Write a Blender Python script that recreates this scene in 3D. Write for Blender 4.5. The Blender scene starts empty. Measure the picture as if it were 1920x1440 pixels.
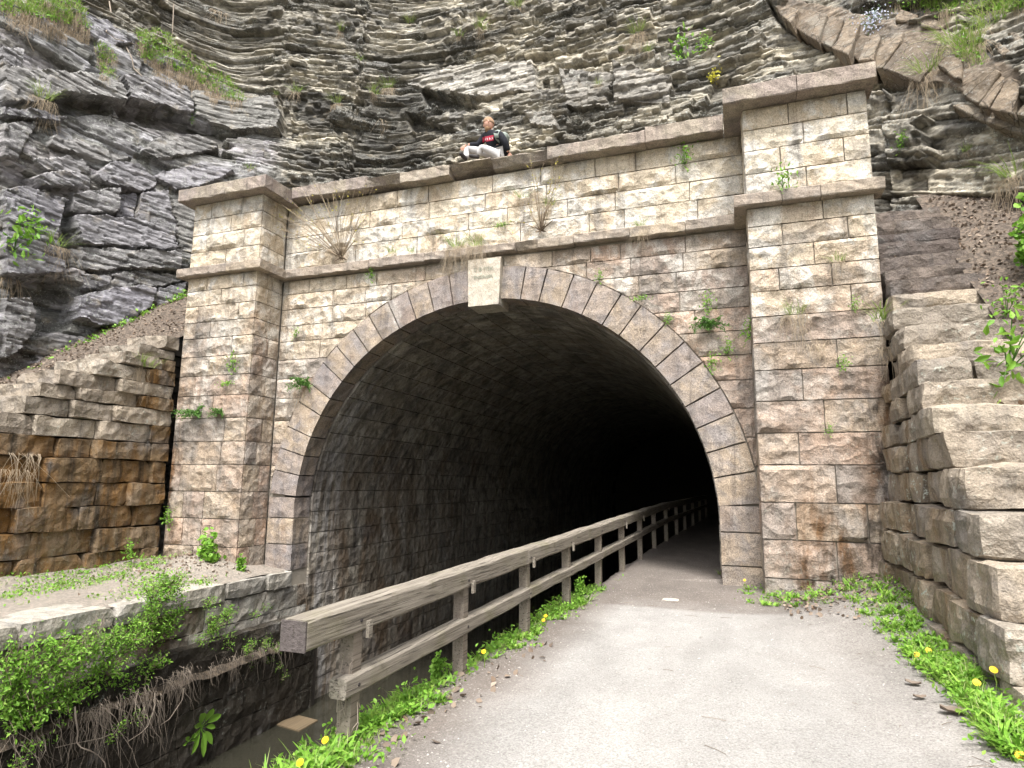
import bpy, bmesh, math, random
import numpy as np
from mathutils import Vector, Matrix
from mathutils.bvhtree import BVHTree

SC = bpy.context.scene
COL = SC.collection
rad = math.radians

# ------------------------------------------------------------------ camera
CAM_F = 1185.63                     # focal length for a 1920 px wide frame
YAW, PITCH, ROLL = rad(19.634), rad(8.894), rad(0.632)
CC = np.array([4.4307, -10.9002, 1.5448])
FW = np.array([-math.sin(YAW) * math.cos(PITCH), math.cos(YAW) * math.cos(PITCH), math.sin(PITCH)])
_rt = np.array([math.cos(YAW), math.sin(YAW), 0.0])
_up = np.cross(_rt, FW)
RT = math.cos(ROLL) * _rt + math.sin(ROLL) * _up
UP = -math.sin(ROLL) * _rt + math.cos(ROLL) * _up
cam_d = bpy.data.cameras.new('camera')
cam = bpy.data.objects.new('camera', cam_d)
COL.objects.link(cam)
cam.matrix_world = Matrix(((RT[0], UP[0], -FW[0], CC[0]), (RT[1], UP[1], -FW[1], CC[1]),
                           (RT[2], UP[2], -FW[2], CC[2]), (0, 0, 0, 1)))
cam_d.sensor_width = 36.0
cam_d.sensor_fit = 'HORIZONTAL'
cam_d.lens = CAM_F / 1920 * 36
cam_d.clip_start = 0.1
cam_d.clip_end = 1000
SC.camera = cam

# ------------------------------------------------------------------ sky, sun, exposure
SUN_EL, SUN_AZ = rad(61), rad(166)          # azimuth clockwise from +y: behind the viewer, a little to the right
world = bpy.data.worlds.new('World')
SC.world = world
world.use_nodes = True
wn = world.node_tree
wn.nodes.clear()
sky = wn.nodes.new('ShaderNodeTexSky')
sky.sky_type = 'NISHITA'
sky.sun_disc = False
sky.sun_elevation = SUN_EL
sky.sun_rotation = SUN_AZ
sky.air_density = 1.0
sky.dust_density = 6.0
sky.ozone_density = 1.0
hs = wn.nodes.new('ShaderNodeHueSaturation')
hs.inputs['Saturation'].default_value = 0.3     # milky overcast
bg = wn.nodes.new('ShaderNodeBackground')
bg.inputs['Strength'].default_value = 0.15
wo = wn.nodes.new('ShaderNodeOutputWorld')
wn.links.new(sky.outputs[0], hs.inputs['Color'])
wn.links.new(hs.outputs[0], bg.inputs['Color'])
wn.links.new(bg.outputs[0], wo.inputs['Surface'])
sun_d = bpy.data.lights.new('sun', 'SUN')
sun_d.energy = 2.0
sun_d.angle = rad(16)
sun_d.color = (1.0, 0.97, 0.93)
sun = bpy.data.objects.new('sun', sun_d)
COL.objects.link(sun)
sd = Vector((math.sin(SUN_AZ) * math.cos(SUN_EL), math.cos(SUN_AZ) * math.cos(SUN_EL), math.sin(SUN_EL)))
sun.rotation_euler = sd.to_track_quat('Z', 'Y').to_euler()
SC.view_settings.view_transform = 'Standard'
SC.view_settings.look = 'None'
SC.view_settings.exposure = 1.32
SC.view_settings.gamma = 1.0
SC.view_settings.use_curve_mapping = False
SC.cycles.max_bounces = 8
SC.cycles.diffuse_bounces = 3
SC.cycles.use_adaptive_sampling = True
SC.cycles.adaptive_threshold = 0.02

# ------------------------------------------------------------------ helpers
RNG = np.random.default_rng(7)
random.seed(7)


def ray(u, v):
    return FW + RT * (u - 960) / CAM_F - UP * (v - 720) / CAM_F


def at(u, v, ax, val):
    """the point of the plane (axis ax = val) that shows at photograph position u, v"""
    d = ray(u, v)
    t = (val - CC[ax]) / d[ax]
    return CC + t * d


def project(P):
    d = P - CC
    z = d @ FW
    z = np.where(np.abs(z) < 1e-6, 1e-6, z)
    return np.stack([960 + CAM_F * (d @ RT) / z, 720 - CAM_F * (d @ UP) / z, z], -1)


def hash01(*ints, seed=0):
    h = np.uint32((seed * 2654435761) & 0xffffffff)
    h = np.full(np.broadcast(*ints).shape, h, np.uint32) if len(ints) > 1 else np.full(np.shape(ints[0]), h, np.uint32)
    with np.errstate(over='ignore'):
        for k, i in enumerate(ints):
            i = np.asarray(i).astype(np.int64).astype(np.uint32)
            h = h ^ (i * np.uint32([374761393, 668265263, 2246822519, 3266489917][k]))
            h = (h ^ (h >> np.uint32(13))) * np.uint32(1274126177)
            h = h ^ (h >> np.uint32(16))
    return h.astype(np.float64) / 4294967295.0


def vnoise(p, seed=0):
    p = np.asarray(p, float)
    i = np.floor(p).astype(np.int64)
    f = p - i
    f = f * f * (3 - 2 * f)
    n = p.shape[-1]
    out = 0
    for c in range(2 ** n):
        w = 1.0
        idx = []
        for a in range(n):
            b = (c >> a) & 1
            w = w * (f[..., a] if b else 1 - f[..., a])
            idx.append(i[..., a] + b)
        out = out + w * hash01(*idx, seed=seed)
    return out * 2 - 1


def fbm(p, oct=4, seed=0, gain=.5):
    a, s, tot = 1.0, 0, 0
    p = np.asarray(p, float)
    for k in range(oct):
        s = s + a * vnoise(p * 2 ** k + 17.3 * k, seed + k)
        tot += a
        a *= gain
    return s / tot


def smooth(x, a, b):
    t = np.clip((x - a) / (b - a), 0, 1)
    return t * t * (3 - 2 * t)


def make_mesh(name, verts, faces, mat=None, shade=False):
    me = bpy.data.meshes.new(name)
    verts = np.ascontiguousarray(np.asarray(verts, np.float32))
    if isinstance(faces, np.ndarray):
        k = faces.shape[1]
        me.vertices.add(len(verts))
        me.vertices.foreach_set('co', verts.ravel())
        me.loops.add(faces.size)
        me.loops.foreach_set('vertex_index', np.ascontiguousarray(faces, np.int32).ravel())
        me.polygons.add(len(faces))
        me.polygons.foreach_set('loop_start', np.arange(0, faces.size, k, dtype=np.int32))
        me.polygons.foreach_set('loop_total', np.full(len(faces), k, np.int32))
        me.update(calc_edges=True)
    else:
        me.from_pydata(verts.tolist(), [], faces)
        me.update()
    if shade:
        me.polygons.foreach_set('use_smooth', np.ones(len(me.polygons), bool))
    if mat:
        me.materials.append(mat)
    return me


def link(name, me, parent=None, **props):
    o = bpy.data.objects.new(name, me)
    COL.objects.link(o)
    if parent:
        o.parent = parent
        o.matrix_parent_inverse = parent.matrix_world.inverted() if False else Matrix.Translation(-parent.location) if parent.type == 'EMPTY' else Matrix()
    for k, v in props.items():
        o[k] = v
    return o


def obj(name, verts, faces, mat, parent=None, shade=False, **props):
    return link(name, make_mesh(name, verts, faces, mat, shade), parent, **props)


def thing(name, label, cat, loc=(0, 0, 0), group=None):
    o = bpy.data.objects.new(name, None)
    o.empty_display_size = .2
    COL.objects.link(o)
    o.location = loc
    o['label'] = label
    o['category'] = cat
    if group:
        o['group'] = group
    return o


def tag(o, label, cat, group=None):
    o['label'] = label
    o['category'] = cat
    if group:
        o['group'] = group
    return o


class MB:
    """collects pieces into one mesh"""
    def __init__(s):
        s.v, s.f, s.n = [], [], 0

    def add(s, v, f):
        v = np.asarray(v, float).reshape(-1, 3)
        s.v.append(v)
        s.f += [tuple(int(i) + s.n for i in q) for q in f]
        s.n += len(v)

    def build(s, name, mat, parent=None, shade=False, **p):
        return obj(name, np.concatenate(s.v), s.f, mat, parent, shade, **p)

    def mesh(s, name, mat, shade=False):
        return make_mesh(name, np.concatenate(s.v), s.f, mat, shade)


def box_vf(x0, x1, y0, y1, z0, z1):
    v = [(x, y, z) for x in (x0, x1) for y in (y0, y1) for z in (z0, z1)]
    f = [(0, 1, 3, 2), (4, 6, 7, 5), (0, 4, 5, 1), (2, 3, 7, 6), (0, 2, 6, 4), (1, 5, 7, 3)]
    return v, f


def tube_vf(pts, radii, n=5):
    pts = np.asarray(pts, float)
    V, F = [], []
    for i, p in enumerate(pts):
        t = pts[min(i + 1, len(pts) - 1)] - pts[max(i - 1, 0)]
        t = t / (np.linalg.norm(t) + 1e-9)
        a = np.cross(t, (0, 0, 1) if abs(t[2]) < .9 else (1, 0, 0))
        a /= np.linalg.norm(a)
        b = np.cross(t, a)
        r = radii[i] if hasattr(radii, '__len__') else radii
        for k in range(n):
            an = 2 * math.pi * k / n
            V.append(p + r * (math.cos(an) * a + math.sin(an) * b))
    for i in range(len(pts) - 1):
        for k in range(n):
            F.append((i * n + k, i * n + (k + 1) % n, (i + 1) * n + (k + 1) % n, (i + 1) * n + k))
    F.append(tuple(range(n - 1, -1, -1)))
    F.append(tuple((len(pts) - 1) * n + k for k in range(n)))
    return V, F


# ------------------------------------------------------------------ materials
class NT:
    def __init__(s, name):
        s.m = bpy.data.materials.new(name)
        s.m.use_nodes = True
        s.t = s.m.node_tree
        s.t.nodes.clear()
        s.out = s.n('ShaderNodeOutputMaterial')
        s.bsdf = s.n('ShaderNodeBsdfPrincipled')
        s.t.links.new(s.bsdf.outputs[0], s.out.inputs[0])
        s.geo = s.n('ShaderNodeNewGeometry')
        s.pos = s.geo.outputs['Position']

    def n(s, typ, **k):
        nd = s.t.nodes.new(typ)
        for a, b in k.items():
            setattr(nd, a, b)
        return nd

    def set(s, sock, val):
        if hasattr(val, 'is_linked') or isinstance(val, bpy.types.NodeSocket):
            s.t.links.new(val, sock)
        else:
            sock.default_value = val

    def noise(s, scale, detail=3, rough=.55, vec=None, dist=0.0, out=0):
        nd = s.n('ShaderNodeTexNoise')
        s.set(nd.inputs['Vector'], vec if vec is not None else s.pos)
        nd.inputs['Scale'].default_value = scale
        nd.inputs['Detail'].default_value = detail
        nd.inputs['Roughness'].default_value = rough
        nd.inputs['Distortion'].default_value = dist
        return nd.outputs[out]

    def voronoi(s, scale, vec=None, feature='F1', out='Distance'):
        nd = s.n('ShaderNodeTexVoronoi', feature=feature)
        s.set(nd.inputs['Vector'], vec if vec is not None else s.pos)
        nd.inputs['Scale'].default_value = scale
        return nd.outputs[out]

    def scaled(s, sc, off=(0, 0, 0)):
        nd = s.n('ShaderNodeMapping')
        s.set(nd.inputs['Vector'], s.pos)
        nd.inputs['Scale'].default_value = sc
        nd.inputs['Location'].default_value = off
        return nd.outputs[0]

    def ramp(s, fac, stops, interp='LINEAR'):
        nd = s.n('ShaderNodeValToRGB')
        cr = nd.color_ramp
        cr.interpolation = interp
        while len(cr.elements) < len(stops):
            cr.elements.new(.5)
        for e, (p, c) in zip(cr.elements, stops):
            e.position = p
            e.color = (*c, 1) if hasattr(c, '__len__') else (c, c, c, 1)
        s.set(nd.inputs[0], fac)
        return nd.outputs[0]

    def mix(s, fac, a, b, mode='MIX'):
        nd = s.n('ShaderNodeMix', data_type='RGBA', blend_type=mode)
        s.set(nd.inputs[0], fac)
        for i, v in ((6, a), (7, b)):
            if isinstance(v, (tuple, list)):
                v = (*v, 1) if len(v) == 3 else v
            elif isinstance(v, (int, float)):
                v = (v, v, v, 1)
            s.set(nd.inputs[i], v)
        return nd.outputs[2]

    def math(s, op, a, b=0.0, clamp=False):
        nd = s.n('ShaderNodeMath', operation=op, use_clamp=clamp)
        s.set(nd.inputs[0], a)
        s.set(nd.inputs[1], b)
        return nd.outputs[0]

    def mapr(s, v, a, b, c=0.0, d=1.0):
        nd = s.n('ShaderNodeMapRange')
        s.set(nd.inputs[0], v)
        for i, x in zip((1, 2, 3, 4), (a, b, c, d)):
            nd.inputs[i].default_value = x
        return nd.outputs[0]

    def xyz(s):
        nd = s.n('ShaderNodeSeparateXYZ')
        s.t.links.new(s.pos, nd.inputs[0])
        return nd.outputs

    def rand(s):
        return s.n('ShaderNodeObjectInfo').outputs['Random']

    def bump(s, h, strength=.5, dist=.02, prev=None):
        nd = s.n('ShaderNodeBump')
        nd.inputs['Strength'].default_value = strength
        nd.inputs['Distance'].default_value = dist
        s.set(nd.inputs['Height'], h)
        if prev is not None:
            s.t.links.new(prev, nd.inputs['Normal'])
        return nd.outputs[0]

    def done(s, color, rough=.85, normal=None, spec=.25):
        s.set(s.bsdf.inputs['Base Color'], color if not isinstance(color, tuple) else (*color, 1))
        s.set(s.bsdf.inputs['Roughness'], rough)
        s.bsdf.inputs['Specular IOR Level'].default_value = spec
        if normal is not None:
            s.t.links.new(normal, s.bsdf.inputs['Normal'])
        return s.m


def stone_mat(name, cols, second, white=.0, white_lo=.5, streak=.5, dark=(.05, .047, .043), rust=0.0, rust_lo=.5,
              zpale=None, portal=False, grain=.25, lichen=0.0, bump=.6, rough=.88, rustcol=(.22, .1, .025)):
    s = NT(name)
    r = s.rand()
    base = s.ramp(r, [(i / max(1, len(cols) - 1), c) for i, c in enumerate(cols)])
    nM = s.noise(2.3, 4, .6, dist=.6)
    base = s.mix(s.ramp(nM, [(.42, 0), (.66, .8)]), base, second)
    x, y, z = s.xyz()
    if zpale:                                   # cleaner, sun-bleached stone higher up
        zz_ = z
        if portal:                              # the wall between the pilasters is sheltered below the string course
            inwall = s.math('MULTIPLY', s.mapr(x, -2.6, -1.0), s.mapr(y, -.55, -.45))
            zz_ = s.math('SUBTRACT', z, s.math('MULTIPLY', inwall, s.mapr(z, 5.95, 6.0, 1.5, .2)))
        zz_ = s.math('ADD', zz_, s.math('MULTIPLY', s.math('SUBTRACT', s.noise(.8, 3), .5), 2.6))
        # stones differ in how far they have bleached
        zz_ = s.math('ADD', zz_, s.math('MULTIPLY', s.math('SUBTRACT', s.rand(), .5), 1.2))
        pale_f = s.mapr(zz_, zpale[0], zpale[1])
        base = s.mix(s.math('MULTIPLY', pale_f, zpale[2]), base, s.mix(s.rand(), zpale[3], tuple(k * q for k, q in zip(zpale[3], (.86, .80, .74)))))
    # efflorescence
    if white:
        w = s.noise(1.7, 6, .68, s.scaled((1, 1, .8), (3, 1, 4)), .8)
        f = s.ramp(w, [(white_lo, 0), (white_lo + .09, 1)])
        f = s.math('MULTIPLY', f, white)
        if zpale:
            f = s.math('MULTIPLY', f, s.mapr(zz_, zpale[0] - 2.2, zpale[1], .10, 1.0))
        base = s.mix(f, base, (.74, .70, .63))
    if portal:
        wet = s.math('MULTIPLY', s.math('MULTIPLY', s.mapr(x, 4.9, 5.3), s.mapr(z, 1.0, 1.7, 1, 0)), s.mapr(y, -.6, -.7))
        wet = s.math('MAXIMUM', wet, s.math('MULTIPLY', s.mapr(x, 5.9, 6.3), s.mapr(z, 2.6, 3.6, 1, 0)))
        wet = s.math('MAXIMUM', wet, s.math('MULTIPLY', s.mapr(x, -6.35, -6.6), s.mapr(z, 2.2, 4.4, 1, 0)))
        wn_ = s.noise(1.0, 4, .65, s.scaled((2.5, 2.5, .8), (2, 2, 7)), .4)
        base = s.mix(s.math('MULTIPLY', wet, s.ramp(wn_, [(.46, 0), (.58, .85)])), base, (.155, .075, .026))
        base = s.mix(s.math('MULTIPLY', wet, s.ramp(s.noise(1.0, 4, .65, s.scaled((3, 3, .8), (9, 2, 3)), .4), [(.52, 0), (.62, .85)])), base, (.035, .026, .02))
    # rust / iron water stains
    if rust:
        w = s.noise(1.0, 4, .6, s.scaled((2.2, 2.2, .7), (7, 2, 0)), .5)
        f = s.math('MULTIPLY', s.ramp(w, [(rust_lo, 0), (rust_lo + .16, 1)]), rust)
        base = s.mix(f, base, rustcol)
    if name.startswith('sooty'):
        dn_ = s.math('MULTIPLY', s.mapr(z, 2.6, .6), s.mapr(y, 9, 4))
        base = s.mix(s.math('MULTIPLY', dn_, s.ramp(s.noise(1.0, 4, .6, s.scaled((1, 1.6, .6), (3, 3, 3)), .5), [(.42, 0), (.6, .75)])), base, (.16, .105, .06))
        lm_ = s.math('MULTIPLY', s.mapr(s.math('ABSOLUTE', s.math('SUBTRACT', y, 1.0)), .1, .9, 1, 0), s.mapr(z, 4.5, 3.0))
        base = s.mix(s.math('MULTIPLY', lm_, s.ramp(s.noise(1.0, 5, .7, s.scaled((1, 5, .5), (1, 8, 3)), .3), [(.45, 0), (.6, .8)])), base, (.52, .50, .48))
    # dark run-off streaks and soot
    st = s.noise(1.0, 5, .65, s.scaled((5, 5, .55), (1, 5, 2)), .3)
    f = s.math('MULTIPLY', s.ramp(st, [(.5, 0), (.68, 1)]), streak)
    base = s.mix(f, base, dark)
    # blue grey weathering skins
    bl = s.noise(1.3, 4, .6, s.scaled((1, 1, 1), (9, 9, 9)), .4)
    base = s.mix(s.ramp(bl, [(.57, 0), (.65, .42)]), base, (.17, .163, .158))
    if lichen:
        v = s.noise(14, 3, .7)
        v2 = s.noise(1.1, 2, .5, s.scaled((1, 1, 1), (4, 0, 1)))
        f = s.math('MULTIPLY', s.ramp(v, [(.58, 0), (.64, 1)]), s.ramp(v2, [(.5, 0), (.6, lichen)]))
        base = s.mix(f, base, (.5, .54, .47))
    g = s.noise(55, 3, .75)
    base = s.mix(1.0, base, s.ramp(g, [(.25, 1 - 2 * grain), (.75, 1 + .8 * grain)]), 'MULTIPLY')
    fl = s.voronoi(5.5, s.mix(.12, s.pos, s.noise(5, 2, out=1)), 'F1')
    hh = s.math('ADD', s.math('MULTIPLY', fl, .075 * bump), s.math('MULTIPLY', s.noise(9, 5, .7), .05 * bump))
    hh = s.math('ADD', hh, s.math('MULTIPLY', g, .008 * bump))
    n = s.bump(hh, 1.0, 1.0)
    return s.done(base, rough, n)


M = {}
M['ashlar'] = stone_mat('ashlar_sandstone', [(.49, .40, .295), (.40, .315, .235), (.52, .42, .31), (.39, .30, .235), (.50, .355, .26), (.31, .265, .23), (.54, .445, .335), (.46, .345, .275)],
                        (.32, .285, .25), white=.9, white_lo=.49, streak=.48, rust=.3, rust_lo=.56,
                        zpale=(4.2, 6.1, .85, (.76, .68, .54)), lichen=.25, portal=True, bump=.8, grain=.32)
M['voussoir'] = stone_mat('dressed_ring_sandstone', [(.48, .39, .295), (.40, .325, .25), (.50, .40, .295), (.38, .315, .265), (.34, .285, .25)],
                          (.285, .265, .265), white=.35, white_lo=.58, streak=.55, rust=.35, rust_lo=.56, bump=.35, grain=.4, dark=(.09, .08, .078), rustcol=(.26, .14, .06))
M['keystone'] = stone_mat('pale_keystone', [(.56, .51, .42), (.58, .52, .43)], (.50, .45, .36), streak=.15, bump=.3, grain=.3)
M['coping'] = stone_mat('coping_sandstone', [(.36, .31, .27), (.29, .24, .215), (.40, .34, .27), (.33, .27, .24)], (.40, .35, .27), white=.15, white_lo=.6,
                        streak=.45, bump=.4, grain=.35)
M['string'] = stone_mat('string_course_sandstone', [(.42, .35, .27), (.36, .30, .25), (.45, .37, .27)], (.33, .29, .25), streak=.45, bump=.4, grain=.3)
M['wing'] = stone_mat('rusty_wing_stone', [(.22, .155, .09), (.18, .12, .065), (.26, .195, .13), (.20, .15, .10)], (.17, .115, .06), rust=.85, rust_lo=.45,
                      streak=.9, dark=(.035, .028, .02), lichen=.15, bump=.9, rustcol=(.19, .095, .024))
M['wing_r'] = stone_mat('stained_wing_stone', [(.37, .31, .235), (.32, .255, .185), (.40, .345, .275), (.31, .27, .23)], (.29, .22, .14), rust=.6, rust_lo=.53,
                        streak=.6, dark=(.06, .045, .03), lichen=.8, bump=.8, rustcol=(.21, .115, .04))
M['step'] = stone_mat('grey_step_stone', [(.50, .43, .335), (.27, .235, .19), (.52, .455, .37), (.36, .305, .24), (.45, .375, .285), (.31, .27, .22)], (.30, .26, .215), streak=.4, lichen=.5, bump=1.0, dark=(.08, .075, .07))
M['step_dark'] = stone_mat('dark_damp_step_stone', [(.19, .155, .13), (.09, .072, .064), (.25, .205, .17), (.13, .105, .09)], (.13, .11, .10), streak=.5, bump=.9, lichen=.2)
M['cap'] = stone_mat('canal_cap_stone', [(.40, .37, .32), (.37, .34, .29), (.42, .385, .32)], (.33, .32, .29), streak=.3, lichen=.6, bump=.6, white=.2)
M['lining'] = stone_mat('sooty_tunnel_stone', [(.38, .34, .28), (.30, .265, .215), (.45, .41, .34), (.26, .235, .205)], (.11, .10, .085), white=.36, white_lo=.54,
                        streak=.6, dark=(.02, .019, .018), rust=.5, rust_lo=.53, rustcol=(.13, .08, .035), bump=.8, rough=.6)
M['canal'] = stone_mat('wet_canal_stone', [(.052, .043, .032), (.04, .034, .027), (.065, .055, .043)], (.045, .038, .028), streak=.5, dark=(.014, .013, .012),
                       lichen=.25, bump=.9, rough=.55)
s = NT('lime_mortar')
M['mortar'] = s.done(s.mix(s.noise(6, 4), (.20, .18, .15), (.46, .41, .34)), .95, s.bump(s.noise(40, 3), .4, .02))
s = NT('dark_joint')
M['joint'] = s.done(s.mix(s.noise(6, 4), (.03, .026, .022), (.07, .06, .05)), .95)


def cliff_mat():
    s = NT('layered_cliff_rock')
    at_ = s.n('ShaderNodeAttribute', attribute_name='rock')
    base = at_.outputs['Color']
    wp = s.n('ShaderNodeVectorMath', operation='ADD')
    nz_ = s.n('ShaderNodeVectorMath', operation='SCALE')
    s.set(nz_.inputs[0], s.noise(1.3, 3, .6, out=1))
    nz_.inputs['Scale'].default_value = .22
    s.set(wp.inputs[0], s.pos)
    s.set(wp.inputs[1], nz_.outputs[0])

    def chips(sc):
        mp = s.n('ShaderNodeMapping')
        s.set(mp.inputs['Vector'], wp.outputs[0])
        mp.inputs['Scale'].default_value = sc
        vo = s.n('ShaderNodeTexVoronoi', feature='F1', distance='CHEBYCHEV')
        s.set(vo.inputs['Vector'], mp.outputs[0])
        vo.inputs['Scale'].default_value = 1.0
        sp = s.n('ShaderNodeSeparateColor')
        s.t.links.new(vo.outputs['Color'], sp.inputs[0])
        return sp.outputs
    c1 = chips((3.2, 3.2, 11))
    c2 = chips((8, 8, 24))
    base = s.mix(1.0, base, s.ramp(c1[0], [(0, .62), (1, 1.32)]), 'MULTIPLY')
    base = s.mix(1.0, base, s.ramp(c2[0], [(0, .72), (1, 1.25)]), 'MULTIPLY')
    lam = s.noise(1.0, 5, .7, s.scaled((3, 3, 30)), .25)
    base = s.mix(1.0, base, s.ramp(lam, [(.32, .84), (.5, 1.0), (.7, 1.08)]), 'MULTIPLY')
    n1 = s.noise(1.6, 5, .65)
    base = s.mix(s.ramp(n1, [(.52, 0), (.68, .5)]), base, (.075, .071, .065))
    n3 = s.noise(2.6, 5, .65, s.scaled((1, 1, 1), (5, 3, 1)))
    base = s.mix(s.ramp(n3, [(.57, 0), (.70, .45)]), base, (.27, .225, .155))
    v = s.noise(20, 4, .75)
    v2 = s.noise(1.0, 3, .5, s.scaled((1, 1, 1), (4, 0, 1)))
    f = s.math('MULTIPLY', s.ramp(v, [(.56, 0), (.63, 1)]), s.ramp(v2, [(.42, 0), (.6, .8)]))
    base = s.mix(f, base, (.44, .46, .42))
    hh = s.math('ADD', s.math('MULTIPLY', c1[1], .075), s.math('MULTIPLY', c2[1], .035))
    hh = s.math('ADD', hh, s.math('ADD', s.math('MULTIPLY', lam, .008), s.math('MULTIPLY', s.noise(30, 3, .7), .010)))
    b = s.bump(hh, 1.0, 1.0)
    return s.done(base, s.ramp(n1, [(.4, .82), (.7, .55)]), b, .3)


M['cliff'] = cliff_mat()


def wood_mat(name, a, b, green):
    s = NT(name)
    x, y, z = s.xyz()
    g = s.noise(1.0, 6, .7, s.scaled((30, 1.6, 45)), .4)
    base = s.mix(s.ramp(g, [(.3, 0), (.7, 1)]), a, b)
    crack = s.noise(1.0, 4, .6, s.scaled((60, 1.0, 90), (2, 0, 0)))
    base = s.mix(s.ramp(crack, [(.57, 0), (.63, .85)]), base, (.04, .034, .028))
    gr = s.noise(2.5, 4, .6)
    base = s.mix(s.ramp(gr, [(.5, 0), (.68, .5)]), base, green)
    blot = s.noise(5, 5, .7)
    base = s.mix(s.ramp(blot, [(.58, 0), (.72, .5)]), base, (.09, .075, .06))
    return s.done(base, .85, s.bump(g, .6, .012, s.bump(crack, .4, .01)))


M['rail'] = wood_mat('weathered_rail_timber', (.125, .107, .085), (.30, .27, .225), (.165, .155, .085))
M['post'] = wood_mat('weathered_post_timber', (.14, .118, .095), (.25, .215, .175), (.17, .155, .10))
M['rail_end'] = wood_mat('dark_rail_end_grain', (.06, .05, .048), (.13, .11, .105), (.09, .085, .07))


def leaf_mat(name, cols, trans=.35, rough=.55, dead=None):
    s = NT(name)
    r = s.geo.outputs['Random Per Island']
    c = s.ramp(r, [(i / max(1, len(cols) - 1), k) for i, k in enumerate(cols)])
    c = s.mix(s.ramp(s.noise(2.2, 3), [(.35, .0), (.7, .45)]), c, cols[0])
    s.done(c, rough, None, .35)
    tr = s.n('ShaderNodeBsdfTranslucent')
    s.t.links.new(c, tr.inputs['Color'])
    mx = s.n('ShaderNodeMixShader')
    mx.inputs[0].default_value = trans
    s.t.links.new(s.bsdf.outputs[0], mx.inputs[1])
    s.t.links.new(tr.outputs[0], mx.inputs[2])
    s.t.links.new(mx.outputs[0], s.out.inputs[0])
    return s.m


M['leaf'] = leaf_mat('fresh_green_leaf', [(.11, .25, .025), (.19, .39, .04), (.27, .49, .065), (.14, .31, .035), (.36, .53, .10)])
M['leaf_dark'] = leaf_mat('deep_green_leaf', [(.065, .16, .025), (.10, .22, .04), (.14, .28, .06)])
M['grass'] = leaf_mat('spring_grass_blade', [(.15, .25, .045), (.235, .35, .07), (.31, .41, .11), (.42, .42, .21)])
M['dry'] = leaf_mat('dry_straw_blade', [(.32, .25, .165), (.42, .34, .24), (.26, .20, .14), (.50, .43, .33)], .2, .8)
M['root'] = leaf_mat('grey_dead_vine', [(.22, .18, .14), (.32, .27, .22), (.16, .13, .10)], .0, .9)
M['litter'] = leaf_mat('fallen_oak_leaf', [(.18, .135, .10), (.27, .215, .165), (.11, .085, .068), (.34, .28, .22), (.22, .145, .095)], .1, .8)
M['yellow'] = leaf_mat('dandelion_yellow', [(.85, .52, .01), (.9, .6, .02)], .1)
M['bud'] = leaf_mat('yellow_green_bud', [(.55, .5, .05), (.42, .42, .06), (.65, .56, .08)], .3)
M['phlox'] = leaf_mat('pale_blue_petal', [(.62, .66, .85), (.75, .78, .9)], .3)
s = NT('brown_bark')
M['bark'] = s.done(s.mix(s.noise(30, 3), (.09, .065, .045), (.22, .17, .125)), .9)


def soil_mat(name, a, b, c):
    s = NT(name)
    base = s.mix(s.noise(3, 5, .65), a, b)
    v = s.voronoi(26, out='Color')
    sep = s.n('ShaderNodeSeparateColor')
    s.t.links.new(v, sep.inputs[0])
    base = s.mix(s.ramp(sep.outputs[0], [(.55, 0), (.62, .8)]), base, c)
    return s.done(base, .95, s.bump(s.noise(18, 5, .7), .8, .05))


M['bank'] = soil_mat('leaf_strewn_soil', (.07, .056, .045), (.12, .098, .08), (.17, .135, .105))
M['berm'] = soil_mat('berm_soil', (.17, .15, .125), (.27, .245, .21), (.30, .26, .22))
M['shelf'] = soil_mat('shelf_soil', (.04, .032, .024), (.08, .065, .05), (.11, .085, .06))
M['earth'] = soil_mat('outer_earth', (.10, .085, .06), (.16, .14, .09), (.10, .13, .05))


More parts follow.
